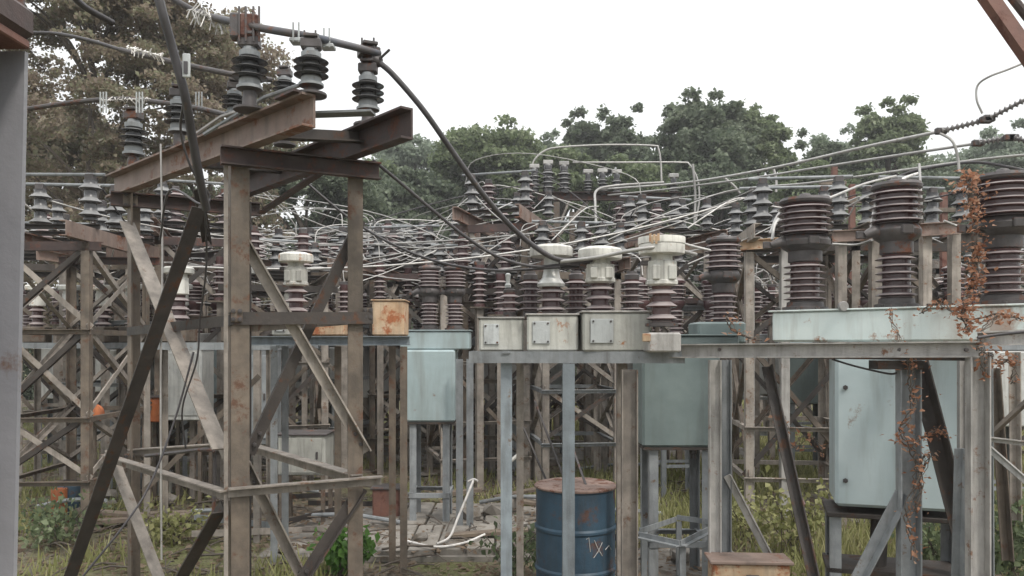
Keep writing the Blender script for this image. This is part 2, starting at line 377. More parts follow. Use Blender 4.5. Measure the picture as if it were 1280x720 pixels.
def sag(p0, p1, s, n=12):
    p0 = Vector(p0); p1 = Vector(p1)
    return [p0.lerp(p1, i / n) - UP * (4 * s * (i / n) * (1 - i / n)) for i in range(n + 1)]
def curve(pts, n=6):
    """Catmull-Rom through the points"""
    pts = [Vector(p) for p in pts]; out = []
    P = [pts[0] * 2 - pts[1]] + pts + [pts[-1] * 2 - pts[-2]]
    for i in range(1, len(P) - 2):
        a, b, c, d = P[i - 1], P[i], P[i + 1], P[i + 2]
        for k in range(n):
            t = k / n
            out.append(.5 * ((2 * b) + (c - a) * t + (2 * a - 5 * b + 4 * c - d) * t * t + (3 * b - a - 3 * c + d) * t ** 3))
    out.append(pts[-1]); return out
def wire(pts, r, mat, name, label, cat='cable', group=None, n=6, sm=6):
    q = curve(pts, sm) if sm else [Vector(p) for p in pts]
    o = MB().tube(q, r, n).build(name, mat, loc=q[0], ang=70)
    return tag(o, label, cat, group)
def pp(l):  # list of (px, py, Y) -> points
    return [at(*p) for p in l]

# ------------------------------------------------------------------ near left: painted column at the frame edge
def edge_column():
    t = thing('steel_column', 'grey violet painted steel column with a dark rusty cap, cut by the left picture edge', 'column', (-1.06, 1.5, 0))
    for y, nm in ((1.47, 'flange'), (1.63, 'flange')):
        MB().sweep([(-.075, -.006), (.075, -.006), (.075, .006), (-.075, .006)], (-1.118, y, 0), (-1.064, y, 2.4945), Vector((1, 0, 0)), Vector((0, 1, 0))).build(nm, M['violet_steel'], t)
    MB().sweep([(-.005, -.074), (.005, -.074), (.005, .074), (-.005, .074)], (-1.118, 1.55, 0), (-1.064, 1.55, 2.4945), Vector((1, 0, 0)), Vector((0, 1, 0))).build('web', M['violet_steel'], t)
    MB().box((-1.055, 1.54, 2.503), (.165, .15, .018), 0, .003).build('cap_plate', M['rust_red'], t)
    c = MB().box((-1.055, 1.54, 2.545), (.18, .17, .066), 0, .012).build('bearing_block', M['dark_beam'], t)
    b = MB()
    for x in (-1.12, -1.0):
        for y in (1.48, 1.62): bolts(b, (x, y, 2.576), UP, .012, .03)
    b.build('bolt', M['dark_metal'], c)
    MB().box((-1.05, 1.56, 2.63), (.13, .16, .1), .2, .02).build('clamp', M['dark_metal'], t)
edge_column()

# ------------------------------------------------------------------ near left: rusty lattice switch tower
tw = thing('lattice_tower', 'nearest rusty brown lattice tower, left foreground, carrying two heavy overhanging beams', 'tower', (-1.75, 5.15, 0))
A = Vector((-1.545, 4.4, 0)); B = Vector((-.885, 4.75, 0)); C_ = Vector((-2.75, 5.72, 0)); D = Vector((-2.02, 6.1, 0))
def near_tower():
    T = tw; br = M['brown_steel']
    cen = (A + B + C_ + D) / 4
    def leg(p, u, v, w_, z1, mat=br):
        o = MB().angle(Vector((p.x, p.y, 0)), Vector((p.x, p.y, z1)), u, v, w_, .011).build('leg', mat, T)
        MB().box((p.x, p.y, .012), (.3, .3, .026), .4).build('foot_plate', mat, o); return o
    # the front leg is two angles back to back with batten plates (reads as a broad post)
    leg(A, B - A, C_ - A, .098, 2.985)
    m = MB().angle(A + Vector((-.012, -.012, 0)), A + Vector((-.012, -.012, 2.985)), A - B, C_ - A, .022, .01); m.build('leg_packing', M['tan_steel'], T)
    leg(B, A - B, D - B, .09, 2.99); leg(C_, A - C_, D - C_, .085, 2.97, M['brown_steel']); leg(D, B - D, C_ - D, .085, 2.97, M['dark_steel'])
    # top cross channels
    def chan(nm, p, q, h, b, side, mat, up=UP, t=.009):
        return MB().channel(p, q, up, side, h, b, t).build(nm, mat, T)
    dAB = nrm(B - A); dCD = nrm(D - C_)
    zc = 2.925
    chan('cross_channel', A + Vector((0, -.02, zc)) - dAB * .05, B + Vector((0, -.02, zc)) + dAB * .1, .10, .055, Vector((.4, -1, 0)), M['dark_beam'])
    chan('cross_channel', C_ + Vector((0, -.02, zc)) - dCD * .1, D + Vector((0, -.02, zc)) + dCD * .1, .10, .055, Vector((.4, -1, 0)), M['dark_beam'])
    # heavy longitudinal beams, overhanging towards the camera
    b1a = Vector((-2.92, 5.9, 3.055)); b1b = Vector((-.975, 3.97, 3.055))
    side = Vector((1, 1, 0))
    chan('long_beam', b1a, b1b, .165, .075, -side, M['rusty_beam'], t=.012)
    b2a = Vector((-2.15, 6.12, 3.055)); b2b = Vector((-.52, 4.2, 3.055))
    chan('long_beam', b2a, b2b, .165, .075, -side, M['dark_beam'], t=.012)
    # cover plates and a tie between beam ends
    d1 = nrm(b1b - b1a)
    MB().box(b1b - d1 * .12 + Vector((-.03, -.03, .089)), (.2, .13, .012), -.8).build('end_plate', M['dark_beam'], T)
    MB().angle(b1b - d1 * .5 + Vector((.01, .01, -.05)), b2b - nrm(b2b - b2a) * .55 + Vector((0, 0, -.0)), UP, Vector((0, -1, 0)), .07, .008).build('tie', M['dark_steel'], T)
    MB().angle(b1a + d1 * 1.0 + Vector((.01, .01, 0)), b2a + nrm(b2b - b2a) * .9, UP, Vector((0, -1, 0)), .06, .008).build('tie', M['dark_steel'], T)
    MB().box((b1b - d1 * .22) + Vector((.24, .06, .05)), (.34, .09, .012), -.12).build('cross_plate', M['grey_steel'], T)
    # struts
    def strut(p, q, z0, z1, w_, mat, u=(0, 0, -1), v=None, nm='strut'):
        a = Vector((p.x, p.y, z0)); b = Vector((q.x, q.y, z1))
        inn = v or nrm(cen - (p + q) / 2)
        return MB().angle(a, b, Vector(u), inn, w_, .008).build(nm, mat, T)
    o = nrm(A - B) * .03
    strut(A + Vector((0, -.015, 0)), B + Vector((.06, -.012, 0)), 2.075, 2.09, .07, M['dark_steel'])
    strut(A + Vector((-.01, -.02, 0)), B + Vector((.11, -.02, 0)), 1.115, 1.125, .055, M['tan_steel'], v=Vector((.3, -1, 0)))
    strut(C_ + Vector((-.12, -.02, 0)), A + Vector((0, -.012, 0)), 1.12, 1.10, .06, M['tan_steel'], v=Vector((-1, -1, 0)))
    strut(D, B, 1.16, 1.13, .075, M['tan_steel'])
    strut(C_, D, 1.15, 1.16, .05, M['tan_steel'])
    strut(C_ + Vector((0, -.01, 0)), A, 2.02, 2.06, .06, M['dark_steel'])
    strut(D, B, 2.05, 2.08, .06, M['brown_steel'])
    # bracing, side C-A
    n1 = nrm(Vector((-1, -1, 0)))
    def brace(p, q, w_, mat, nm='brace', u=None, v=None):
        d = nrm(q - p); v = v or n1; u = u or d.cross(v)
        o = MB().angle(p, q, u, v, w_, .009).build(nm, mat, T); uu = nrm(u - d * u.dot(d))
        for e in (p + d * .06, p + d * .13, q - d * .06, q - d * .13):
            c = e + uu * w_ * .5
            b = MB(); bolts(b, c, -v if v.y > 0 else v, .012, .022); b.build('bolt', M['dark_metal'], o)
        return o
    brace(at(168, 278, 5.70), at(287, 560, 4.52), .10, M['tan_steel'])
    brace(at(258, 262, 4.62), at(96, 722, 5.35), .085, M['dark_steel'])
    brace(at(150, 560, 5.72) + n1 * .03, at(208, 725, 5.35), .075, M['tan_steel'])
    brace(at(283, 640, 4.42), at(222, 745, 4.75), .085, M['dark_steel'])
    brace(at(262, 300, 5.2), at(252, 235, 4.9), .05, M['dark_steel'])
    # bracing, side A-B and D
    n2 = nrm(Vector((.45, -1, 0)))
    brace(at(300, 282, 4.5), at(462, 562, 4.78), .06, M['tan_steel'], v=n2)
    brace(at(446, 272, 4.80), at(306, 565, 4.6), .06, M['dark_steel'], v=-n2)
    brace(at(456, 612, 4.78), at(372, 742, 4.6), .062, M['dark_steel'], v=n2)
    brace(at(312, 575, 4.55), at(392, 735, 4.75), .062, M['tan_steel'], v=n2)
    brace(at(330, 268, 6.0), at(445, 192, 4.9), .05, M['dark_beam'], v=UP)
    # gussets with bolts where the members meet
    for p, s in ((at(296, 394, 4.39), .075), (at(460, 392, 4.74), .07), (at(163, 250, 5.7), .12), (at(162, 575, 5.68), .09)):
        g = MB().box(p, (s * .8, .008, s), .3).build('gusset', M['brown_steel'], T)
        bm = MB()
        for i in (-1, 1):
            for j in (-1, 1): bolts(bm, p + Vector((i * s * .22, -.003 + i * s * .06, j * s * .3)), (.3, -1, 0), .013, .014)
        bm.build('bolt', M['dark_metal'], g)
    # bent conduit hanging in the tower
    MB().tube(curve(pp([(182, 570, 5.6), (225, 565, 5.3), (262, 562, 5.0), (268, 572, 5.0), (268, 600, 5.0), (267, 640, 5.0)]), 5), .012, 8).build('conduit', M['dark_metal'], T)
near_tower()

# ------------------------------------------------------------------ switch poles on the near tower
def clamp_mb(c, s, rz=0):
    m = MB().box(c, (s, s * .7, s * .5), rz, s * .06)
    m.box(Vector(c) + Vector((0, 0, s * .36)), (s * .7, s * .9, s * .16), rz, s * .03)
    for i in (-1, 1):
        for j in (-1, 1): m.tube([Vector(c) + Vector((i * s * .28, j * s * .24, -s * .3)), Vector(c) + Vector((i * s * .28, j * s * .24, s * .62))], s * .05, 6)
    return m
def switch_pole(label, ins, blade, group=None):
    """ins: list of (px, y_top, y_bottom, Y, w_px, z_support, n); blade: pixel polyline"""
    px, yt, yb, Y, wp, zs, n_ = ins[0]
    b0 = at(px, yb, Y)
    t = thing('disconnect_switch', label, 'disconnect switch', (b0.x, b0.y, zs), group)
    for k, (px, yt, yb, Y, wp, zs, n_) in enumerate(ins):
        base = at(px, yb, Y); top = at(px, yt, Y); h = top.z - base.z; rs = wp * Y / F / 2
        insulator(t, base, h, rs, n_, M['porc_grey'], rc=rs * .52, seg=28, capf=.22, cap=M['grey_steel'])
        if base.z - zs > .005:
            p = MB().lathe([(rs * .9, 0), (rs * .9, .012), (rs * .42, .02), (rs * .36, base.z - zs - .01), (rs * .7, base.z - zs)], (base.x, base.y, zs), n=14)
            p.build('pedestal', M['dark_metal'], t)
        c = clamp_mb((top.x, top.y, top.z + rs * .3), rs * 1.15, random.uniform(-.4, .4)).build('clamp', M['dark_metal'], t)
    return t
ZB = 3.139
s1 = switch_pole('large switch on the near tower, three grey insulators under the sloping tube',
    [(312, 60, 112, 4.25, 44, ZB, 3), (389, 62, 108, 4.0, 43, ZB, 3), (460, 92, 138, 4.55, 40, ZB, 3)], None)
MB().tube(curve(pp([(268, 22, 4.35), (315, 33, 4.22), (388, 46, 4.1), (440, 58, 4.4), (474, 67, 4.56)]), 6), [.0205] * 25, 12).build('blade', M['tube_blue'], s1)
jw = MB().box(at(312, 34, 4.24), (.10, .07, .125), .2, .01).build('contact_housing', M['rust_red'], s1)
MB().box(at(312, 34, 4.24) + Vector((-.075, 0, .0)), (.05, .08, .13), .2, .008).build('side_plate', M['dark_metal'], jw)
m_ = MB()
for dx in (-.055, -.02, .02, .05): m_.tube([at(312, 52, 4.2) + Vector((dx, 0, 0)), at(312, 8, 4.2) + Vector((dx, 0, 0))], .006, 6)
m_.build('bolt', M['dark_metal'], jw)
for px, py, Y in ((372, 43, 4.1), (410, 50, 4.2)):
    m_ = MB()
    for dx in (-.014, .014): m_.tube([at(px, py + 12, Y) + Vector((dx, -.03, 0)), at(px, py - 12, Y) + Vector((dx, -.03, 0))], .005, 6)
    m_.box(at(px, py + 9, Y), (.07, .07, .02), 0, .004); m_.build('u_bolt', M['plate'], s1)
m_ = clamp_mb(at(461, 66, 4.56), .12, .4); m_.lathe([(.03, 0), (.035, .03), (.035, .1), (.025, .12)], at(452, 70, 4.56), (1, 0, -.35), 10)
m_.tube([at(470, 78, 4.55), at(487, 62, 4.5)], .008, 6); m_.build('terminal', M['dark_metal'], s1)
s2 = switch_pole('middle switch on the near tower, its insulator beside the dangling thick cable',
    [(224, 122, 166, 5.1, 36, ZB, 3), (356, 96, 120, 5.0, 30, ZB, 2)], None)
MB().tube(curve(pp([(150, 62, 5.1), (200, 74, 5.0), (285, 92, 4.9), (340, 100, 5.0)]), 5), .017, 10).build('blade', M['dark_metal'], s2)
s3 = switch_pole('farthest switch on the near tower, its insulators under the lowest tube',
    [(167, 150, 194, 5.72, 36, ZB, 3), (293, 112, 143, 5.0, 30, ZB, 3)], None)
MB().tube(curve(pp([(35, 136, 5.6), (100, 127, 5.6), (160, 124, 5.55), (240, 134, 5.3), (292, 146, 5.1)]), 5), .017, 10).build('blade', M['dark_metal'], s3)
for px in (131, 176, 250):
    m_ = MB()
    for dx in (-.02, .0, .02): m_.tube([at(px, 142, 5.4) + Vector((dx, -.02, 0)), at(px, 116, 5.4) + Vector((dx, -.02, 0))], .005, 6)
    m_.build('u_bolt', M['plate'], s3)
def rods(label, pts, r, mat):
    o = MB().tube(pp(pts), r, 6).build('operating_rod', mat, loc=at(*pts[0])); return tag(o, label, 'rod')
rods('grey operating rod slanting up from the rusty beam toward the middle small insulator', [(255, 168, 4.6), (330, 122, 4.45), (382, 104, 4.2)], .012, M['grey_steel'])
rods('short pale rod slanting across the upper left of the rusty long beam', [(238, 172, 4.9), (276, 146, 4.8), (300, 138, 4.7)], .011, M['wire_pale'])

# ------------------------------------------------------------------ heavy cables of the foreground
wire(pp([(474, 78, 4.55), (492, 94, 4.55), (528, 136, 4.6), (562, 184, 4.7), (598, 235, 4.8), (634, 278, 4.95), (668, 308, 5.05), (700, 325, 5.1), (740, 325, 5.15)]), .0165, M['wire_dark'], 'overhead_cable',
     'thick dark cable dropping across the sky from the sloping tube end')
wire(pp([(466, 200, 4.8), (500, 228, 4.9), (540, 262, 5), (585, 298, 5.1), (625, 322, 5.15), (668, 333, 5.2), (712, 330, 5.3)]), .011, M['wire_dark'], 'overhead_cable', 'dark cable from the near tower right leg down to the leftmost white cap')
wire(pp([(366, 212, 5.6), (400, 243, 5.6), (440, 275, 5.6), (490, 305, 5.5), (550, 328, 5.4), (620, 338, 5.3), (700, 334, 5.2)]), .009, M['wire_dark'], 'overhead_cable', 'thin dark cable behind the near tower right leg, lowest of three')
wire(pp([(700, 327, 5.1), (745, 322, 5.0), (790, 313, 4.9), (830, 309, 4.9), (870, 318, 5.1)]), .012, M['wire_pale'], 'overhead_cable', 'grey cable joining the middle white cap and the tallest rust streaked cap')
wire(pp([(192, -30, 3.3), (203, 15, 3.3), (216, 62, 3.35), (231, 118, 3.4), (240, 170, 3.5), (250, 225, 3.6), (258, 262, 3.7)]), .0195, M['wire_dark'], 'hanging_cable', 'thick dark cable dangling from the top of the picture in front of the near tower')
wire(pp([(230, 125, 3.45), (226, 165, 3.6), (240, 212, 3.7), (262, 245, 3.8), (250, 255, 3.8), (212, 238, 4.0), (200, 300, 4.3)]), .006, M['wire_dark'], 'hanging_cable', 'thin looped black wire tied to the thick dangling cable')
wire(pp([(256, 255, 3.8), (258, 330, 4.0), (250, 400, 4.2), (246, 450, 4.3), (228, 510, 4.4), (232, 560, 4.5)]), .0055, M['wire_dark'], 'hanging_cable', 'thin black wire hanging beside the dark raking brace')
wire(pp([(201, 180, 4.9), (203, 320, 4.9), (201, 470, 4.9), (202, 700, 4.9)]), .006, M['wire_pale'], 'hanging_cable', 'straight pale vertical wire inside the near tower')
wire(pp([(242, 440, 4.2), (220, 520, 4.2), (190, 600, 4.1), (160, 650, 4.0), (100, 725, 3.9)]), .0055, M['wire_dark'], 'hanging_cable', 'slack dark wire curving down to the lower left corner')
wire(pp([(206, -8, 4.5), (240, 12, 4.45), (268, 22, 4.4), (300, 32, 4.3)]), .017, M['wire_dark'], 'overhead_cable', 'dark bound cable running from the top edge to the red contact housing')
wire(pp([(85, -12, 3.6), (105, 8, 3.7), (140, 28, 3.9)]), .017, M['wire_dark'], 'overhead_cable', 'short dark cable end against the brown tree near the upper left corner')
wire(pp([(34, 41, 5.2), (70, 42, 5.2), (110, 50, 5.15), (150, 62, 5.1)]), .012, M['wire_dark'], 'overhead_cable', 'dark cable leading left from the highest horizontal tube')
# binding strands on the cable ends and the small white tag
def binding(label, pts, n_, r_, length, mat):
    q = curve(pp(pts), 8); mb = MB()
    for i in range(n_):
        f = i / n_ * (len(q) - 1); k = int(f); p = q[k].lerp(q[min(k + 1, len(q) - 1)], f - k)
        dx = Vector((random.uniform(-.5, .5), random.uniform(-.6, .6), random.uniform(-1, .6))) * length
        mb.tube([p - dx * .4, p + Vector((0, -.02, 0)), p + dx], r_, 4)
    o = mb.build('wire_binding', mat, loc=q[0]); return tag(o, label, 'wire binding', kind='stuff')
binding('frayed grey binding strands bristling from the cable beside the red contact housing', [(238, 14, 4.4), (270, 25, 4.38), (302, 36, 4.25)], 60, .0035, .085, M['wire_pale'])
binding('frayed pale binding strands on the upper left horizontal tube', [(160, 60, 5.0), (205, 72, 4.95)], 34, .0035, .05, M['wire_white'])
binding('frayed pale binding strands on the lower left horizontal tube', [(130, 126, 5.5), (190, 124, 5.4)], 26, .0035, .05, M['wire_white'])
tg = MB().box(at(233, 82, 3.36), (.032, .01, .1), .1, .003).build('cable_tag', M['plate'], loc=at(233, 82, 3.36)); tag(tg, 'small pale tag sleeve on the thick dangling cable', 'cable tag')
MB().box(at(233, 82, 3.36) + Vector((0, -.008, -.01)), (.016, .006, .05), .1).build('slot', M['wire_dark'], tg)

# rust brown steel at the upper right corner
g = thing('overhead_strut', 'rust red steel strut crossing the upper right corner of the picture', 'strut', at(1218, -22, 3.2))
MB().angle(at(1212, -32, 3.2), at(1310, 108, 3.1), (.8, 0, .6), (0, 1, 0), .05, .008).build('angle', M['rust_red'], g)
MB().tube([at(1244, -30, 3.3), at(1330, 80, 3.3)], .018, 10).build('pipe', M['dark_beam'], g)

# ------------------------------------------------------------------ instrument transformers with white caps
def ct_unit(root, base, s=1.0, total=.75, cap=True, kind=0, rz=0, boxy=True):
    """base: top of the terminal box; parts insulator, bellows, cap"""
    b = Vector(base); h1 = total * .42
    rs = .098 * s
    o = MB().lathe(ins_prof(0, h1, rs * .6, rs, 3), b + Vector((0, 0, .02)), n=24).build('insulator', M['porc_brown'], root, ang=50)
    MB().lathe([(rs * 1.05, 0), (rs * 1.05, .018), (rs * .8, .024)], b, n=20).build('flange', M['dark_metal'], root)
    z = b.z + .02 + h1
    if kind == 1:    # slim dome shape
        MB().lathe([(rs * .92, 0), (rs * .95, .02), (rs * .62, .06), (rs * .5, .12), (rs * .48, .2), (rs * .62, .24)], (b.x, b.y, z), n=20).build('head', M['alu_body'], root)
        z += .2
    else:
        hb = total * .36
        hd = MB().lathe([(rs * .75, 0), (rs * 1.03, .01), (rs * 1.03, .03), (rs * .96, .036), (rs * .96, hb * .74), (rs * .9, hb * .78), (rs * .7, hb * .8), (rs * .66, hb + .01)], (b.x, b.y, z), n=10).build('head', M['head_paint'], root, ang=25)
        for a in (-1, 1):
            l = MB(); l.box((b.x + a * rs * .5 * math.cos(rz), b.y - rs * .86, z + hb * .40), (rs * .5, rs * .3, hb * .46), rz, .006)
            l.build('lug', M['head_paint'], hd)
        t2 = MB().box((b.x - rs * 1.0, b.y - .01, z + hb * .72), (rs * .7, .03, .03), rz, .004).build('terminal', M['dark_metal'], hd)
        z += hb
    if cap:
        R_ = .143 * s
        MB().lathe([(R_ * .62, -.005), (R_ * .98, .0), (R_, .015), (R_ * 1.0, .055), (R_ * .93, .066), (R_ * .6, .078), (.01, .083)], (b.x, b.y, z), n=28).build('cap', M['white_cap'], root)
def terminal_box(label, c, size, mat, rz=0, plate=True, group=None):
    t = thing('terminal_box', label, 'terminal box', (c[0], c[1], c[2] - size[2] / 2), group)
    MB().box(c, size, rz, .012).build('body', mat, t)
    MB().box((c[0], c[1], c[2] + size[2] / 2 + .004), (size[0] + .02, size[1] + .02, .012), rz, .003).build('lid', M['cream_steel'] if mat is M['cream_box'] else mat, t)
    m = Matrix.Rotation(rz, 3, 'Z')
    def loc(x, y, z): return Vector(c) + m @ Vector((x * size[0], y * size[1], z * size[2]))
    if plate:
        d = MB().box(loc(-.22, -.5, .02) + m @ Vector((0, -.006, 0)), (size[0] * .34, .012, size[2] * .62), rz, .003).build('cover_plate', M['plate'], t)
        b = MB()
        for i in (-1, 1):
            for j in (-1, 1): bolts(b, loc(-.22 + i * .13, -.5, .02 + j * .25) + m @ Vector((0, -.012, 0)), m @ Vector((0, -1, 0)), .007, .006)
        b.build('screw', M['dark_metal'], d)
    MB().lathe([(.014, 0), (.014, .03), (.02, .035), (.02, .05)], loc(.36, -.3, -.5), (0, 0, -1), 10).build('gland', M['dark_metal'], t)
    return t
# bench carrying the boxes
bench = thing('steel_bench', 'grey blue steel bench holding the cream terminal boxes before the blue drum', 'steel bench', (.4, 5.25, 0))
zt = CH - .085
MB().channel((( 588 - CX) * 5.35 / F, 5.15, zt), ((852 - CX) * 5.15 / F, 5.05, zt), UP, (0, 1, 0), .075, .045, .007).build('rail', M['grey_steel'], bench)
MB().channel((( 588 - CX) * 5.35 / F, 5.58, zt), ((852 - CX) * 5.15 / F, 5.46, zt), UP, (0, -1, 0), .075, .045, .007).build('rail', M['grey_steel'], bench)
for px, mt, Y, w_ in ((633, 'blue_steel', 5.2, .074), (711, 'blue_steel', 5.08, .076), (778, 'tan_steel', 5.5, .07), (650, 'tan_steel', 5.62, .05)):
    x = (px - CX) * Y / F
    MB().angle((x - w_ / 2, Y, 0), (x - w_ / 2, Y, zt - .04), (1, 0, 0), (0, 1, 0), w_, .008).build('leg', M[mt], bench)
    MB().box((x, Y + .02, .012), (.16, .16, .02)).build('foot_plate', M[mt], bench)
for px in (633, 711, 785):
    x = (px - CX) * 5.3 / F
    MB().box((x, 5.32, zt - .002 + .03), (.05, .4, .008)).build('cross_bar', M['grey_steel'], bench)
for j, (px, w_, h_, Y, lab, seed) in enumerate((
        (626, .29, .215, 5.38, 'leftmost cream terminal box on the grey bench, under the small brown insulator', 0),
        (690, .33, .235, 5.32, 'second cream terminal box from the left on the grey bench, with a bluish cover plate', 1),
        (766, .43, .25, 5.25, 'widest cream terminal box at the right end of the boxed row on the bench', 2))):
    x = (px - CX) * Y / F
    terminal_box(lab, (x, Y, CH - .048 + h_ / 2), (w_, .34, h_), M['cream_box'], [.03, -.03, .02][j])
    MB().box((x, Y - .1, CH - .05), (w_ * .8, .05, .01)).build('packing', M['dark_metal'], bench)
def ct(label, px, Y, ybase, ytop, kind=0, group=None):
    total = (ybase - ytop) * Y / F
    b = at(px, ybase, Y)
    t = thing('current_transformer', label, 'transformer', b, group)
    ct_unit(t, b, 1.0, total / 1.06, True, kind); return t
ct('slim silvery headed transformer with a flat white cap, leftmost of the three on the bench', 689, 5.3, 395, 313, 1)
ct('white headed transformer with a chipped white cap on the widest cream box', 750, 5.2, 394, 304)
c3 = ct('tallest white capped transformer, rust streak on its cap, right of the cream boxes', 827, 5.0, 408, 291)
rb_ = MB().box(at(827, 428, 5.0), (.2, .22, .12), 0, .01).build('base_box', M['cream_steel'], c3)
MB().box(at(808, 422, 4.88), (.05, .02, .05), 0, .004).build('bracket', M['orange_rust'], c3)
MB().lathe([(.1455, .012), (.1462, .016), (.1462, .05), (.1455, .054)], (at(827, 299, 5.0).x, 5.0, at(827, 308, 5.0).z), n=28).build('cap_band', M['white_cap'], c3)
for q in range(5):
    a_ = R(232 + q * 5); MB().box((at(827, 299, 5.0).x + .147 * math.cos(a_), 5.0 + .147 * math.sin(a_), at(0, 300 + q % 2 * 3, 5.0).z), (.014, .004, .05 - .006 * (q % 3)), a_ + R(90), 0).build('rust_flake', M['orange_rust'], c3)
t = thing('post_insulator', 'small brown bushing with a pale glass spout on the leftmost cream box', 'insulator', at(637, 397, 5.36))
insulator(t, at(637, 397, 5.36), .2, .07, 3)
MB().lathe([(.02, 0), (.022, .02), (.014, .03), (.016, .07), (.02, .09), (.008, .1)], at(635, 360, 5.36), n=12).build('spout', M['plate'], t)
for px, Y, lab in ((663, 5.6, 'small brown bushing between the two left cream boxes'), (720, 5.55, 'brown bushing partly hidden between the slim and the chipped white caps'),
                   (790, 5.6, 'dark bushing between the chipped cap and the tallest cap')):
    t = thing('post_insulator', lab, 'insulator', at(px, 400, Y)); insulator(t, at(px, 400, Y), .34, .085, 5)

# ------------------------------------------------------------------ oil circuit breakers
def bushing(par, base, s=1.0, k=1.0, seg=24):
    """double stacked brown bushing about 1 m high at s=1: lower stack, smooth throat, flared casting with lug, upper stack, domed top"""
    b = Vector(base); r = s * k
    MB().lathe([(.14 * r, 0), (.14 * r, .03 * s), (.115 * r, .035 * s), (.11 * r, .075 * s), (.09 * r, .08 * s)], b, n=seg).build('bushing_base', M['dark_metal'], par)
    MB().lathe(ins_prof(.08 * s, .34 * s, .088 * r, .132 * r, 6), b, n=seg).build('lower_stack', M['porc_brown'], par, ang=50)
    cas = MB().lathe([(.09 * r, .42 * s), (.105 * r, .43 * s), (.104 * r, .52 * s), (.135 * r, .545 * s), (.152 * r, .57 * s), (.155 * r, .61 * s), (.14 * r, .64 * s), (.125 * r, .665 * s)], b, n=seg).build('casting', M['dark_metal'], par)
    m = MB().tube([b + Vector((-.09 * r, -.02, .585 * s)), b + Vector((-.17 * r, -.03, .60 * s)), b + Vector((-.23 * r, -.03, .57 * s))], [.055 * s, .045 * s, .03 * s], 12)
    m.build('lug', M['dark_metal'], cas)
    MB().box(b + Vector((-.25 * r, -.03, .575 * s)), (.08 * s, .02, .06 * s), 0, .004).build('lug_plate', M['dark_metal'], cas)
    MB().box(b + Vector((.0, -.15 * r, .60 * s)), (.09 * s, .03, .07 * s), 0, .006).build('lug_plate', M['dark_metal'], cas)
    MB().lathe(ins_prof(.66 * s, .27 * s, .128 * r, .172 * r, 5), b, n=seg).build('upper_stack', M['porc_brown'], par, ang=50)
    tc_ = MB().lathe([(.13 * r, .93 * s), (.158 * r, .94 * s), (.162 * r, .96 * s), (.15 * r, .985 * s), (.09 * r, 1.0 * s), (.04 * r, 1.01 * s), (.03 * r, 1.03 * s), (.002, 1.04 * s)], b, n=seg).build('top_cap', M['dark_metal'], par)
    mb = MB()
    for j in range(8):
        a = j * .785; bolts(mb, b + Vector((.145 * r * math.cos(a), .145 * r * math.sin(a), .962 * s)), UP, .012 * s, .02 * s)
    o = mb.build('bolt_ring', M['dark_metal'], tc_)
def slope_box(p, q, dep, h, mat, nm, par, ch=.012):
    """box along p->q (centre line), width dep, height h"""
    p = Vector(p); q = Vector(q); d = q - p; L_ = d.length; rz = math.atan2(d.y, d.x)
    return MB().box((p + q) / 2, (L_, dep, h), rz, ch).build(nm, mat, par)
H0 = Vector((2.07, 5.65, 0)); H2 = Vector((2.975, 4.85, 0)); H1 = (H0 + H2) / 2; dH = nrm(H2 - H0); nH = Vector((-dH.y, dH.x, 0)) * -1
if nH.y > 0: nH = -nH
bk = thing('circuit_breaker', 'largest circuit breaker, right foreground, three big brown bushings on a rust stained pale header', 'circuit breaker', (H1.x, H1.y, 0))
zh = CH + .12
hb = slope_box(H0 - dH * .17 + Vector((0, 0, zh)), H2 + dH * .45 + Vector((0, 0, zh)), .34, .21, M['rust_header'], 'header', bk, .014)
pl = slope_box(H0 - dH * .19 + Vector((0, 0, zh + .109)), H2 + dH * .47 + Vector((0, 0, zh + .109)), .37, .012, M['rust_header'], 'lid', bk, .003)
for k in range(14):
    c = H0 - dH * .12 + dH * (1.78 * k / 13) + nH * .168 + Vector((0, 0, zh + .116)); rb = MB(); bolts(rb, c, UP, .012, .014); rb.build('bolt', M['dark_metal'], pl)
MB().lathe([(.012, -.02), (.03, -.02), (.034, -.01), (.034, .01), (.03, .02), (.012, .02)], at(1054, 383, 5.3), (0, 1, 0), 14).build('lifting_eye', M['wire_pale'], bk)
for c, s, k in ((H0, .80, 1.38), (H1, .83, 1.18), (H2, .80, 1.3)):
    bushing(bk, c + Vector((0, 0, zh + .115)), s, k, seg=36)
# tank under the header
tp = at(1049, 450, 5.3); tq = at(1210, 452, 5.05)
tk = slope_box(Vector((tp.x, 5.42, (CH + .0 + .80) / 2)), Vector((tq.x, 5.2, (CH + .0 + .80) / 2)), .5, CH - .1 - .80, M['pale_tank'], 'tank', bk, .02)
fr = MB()
dt = nrm(Vector((tq.x - tp.x, -.22, 0))); nt_ = Vector((dt.y, -dt.x, 0))
for u in (.06, .78):
    for z in (1.62, 1.02):
        c = Vector((tp.x, 5.42, 0)) + dt * u + nt_ * .25 + Vector((0, 0, z)); bolts(fr, c, nt_, .016, .016)
fr.build('bolt', M['dark_metal'], tk)
ct_ = (Vector((tp.x, 5.42, 0)) + Vector((tq.x, 5.2, 0))) / 2
MB().box(ct_ + Vector((0, 0, .79)), (.84, .47, .03), math.atan2(dt.y, dt.x), .004).build('tank_bottom', M['dark_steel'], bk)
for u, v_ in ((-.40, -.2), (.40, -.2), (-.40, .22), (.40, .22)):
    c = ct_ + dt * u + nt_ * -v_
    MB().angle(c, c + Vector((0, 0, .78)), dt if u < 0 else -dt, nt_ if v_ > 0 else -nt_, .07, .008).build('leg', M['grey_steel'], bk)
pr_ = MB().tube([ct_ + Vector((-.12, .0, .0)), ct_ + Vector((-.08, 0, .78))], .055, 12).build('drain_pipe', M['dark_steel'], bk)
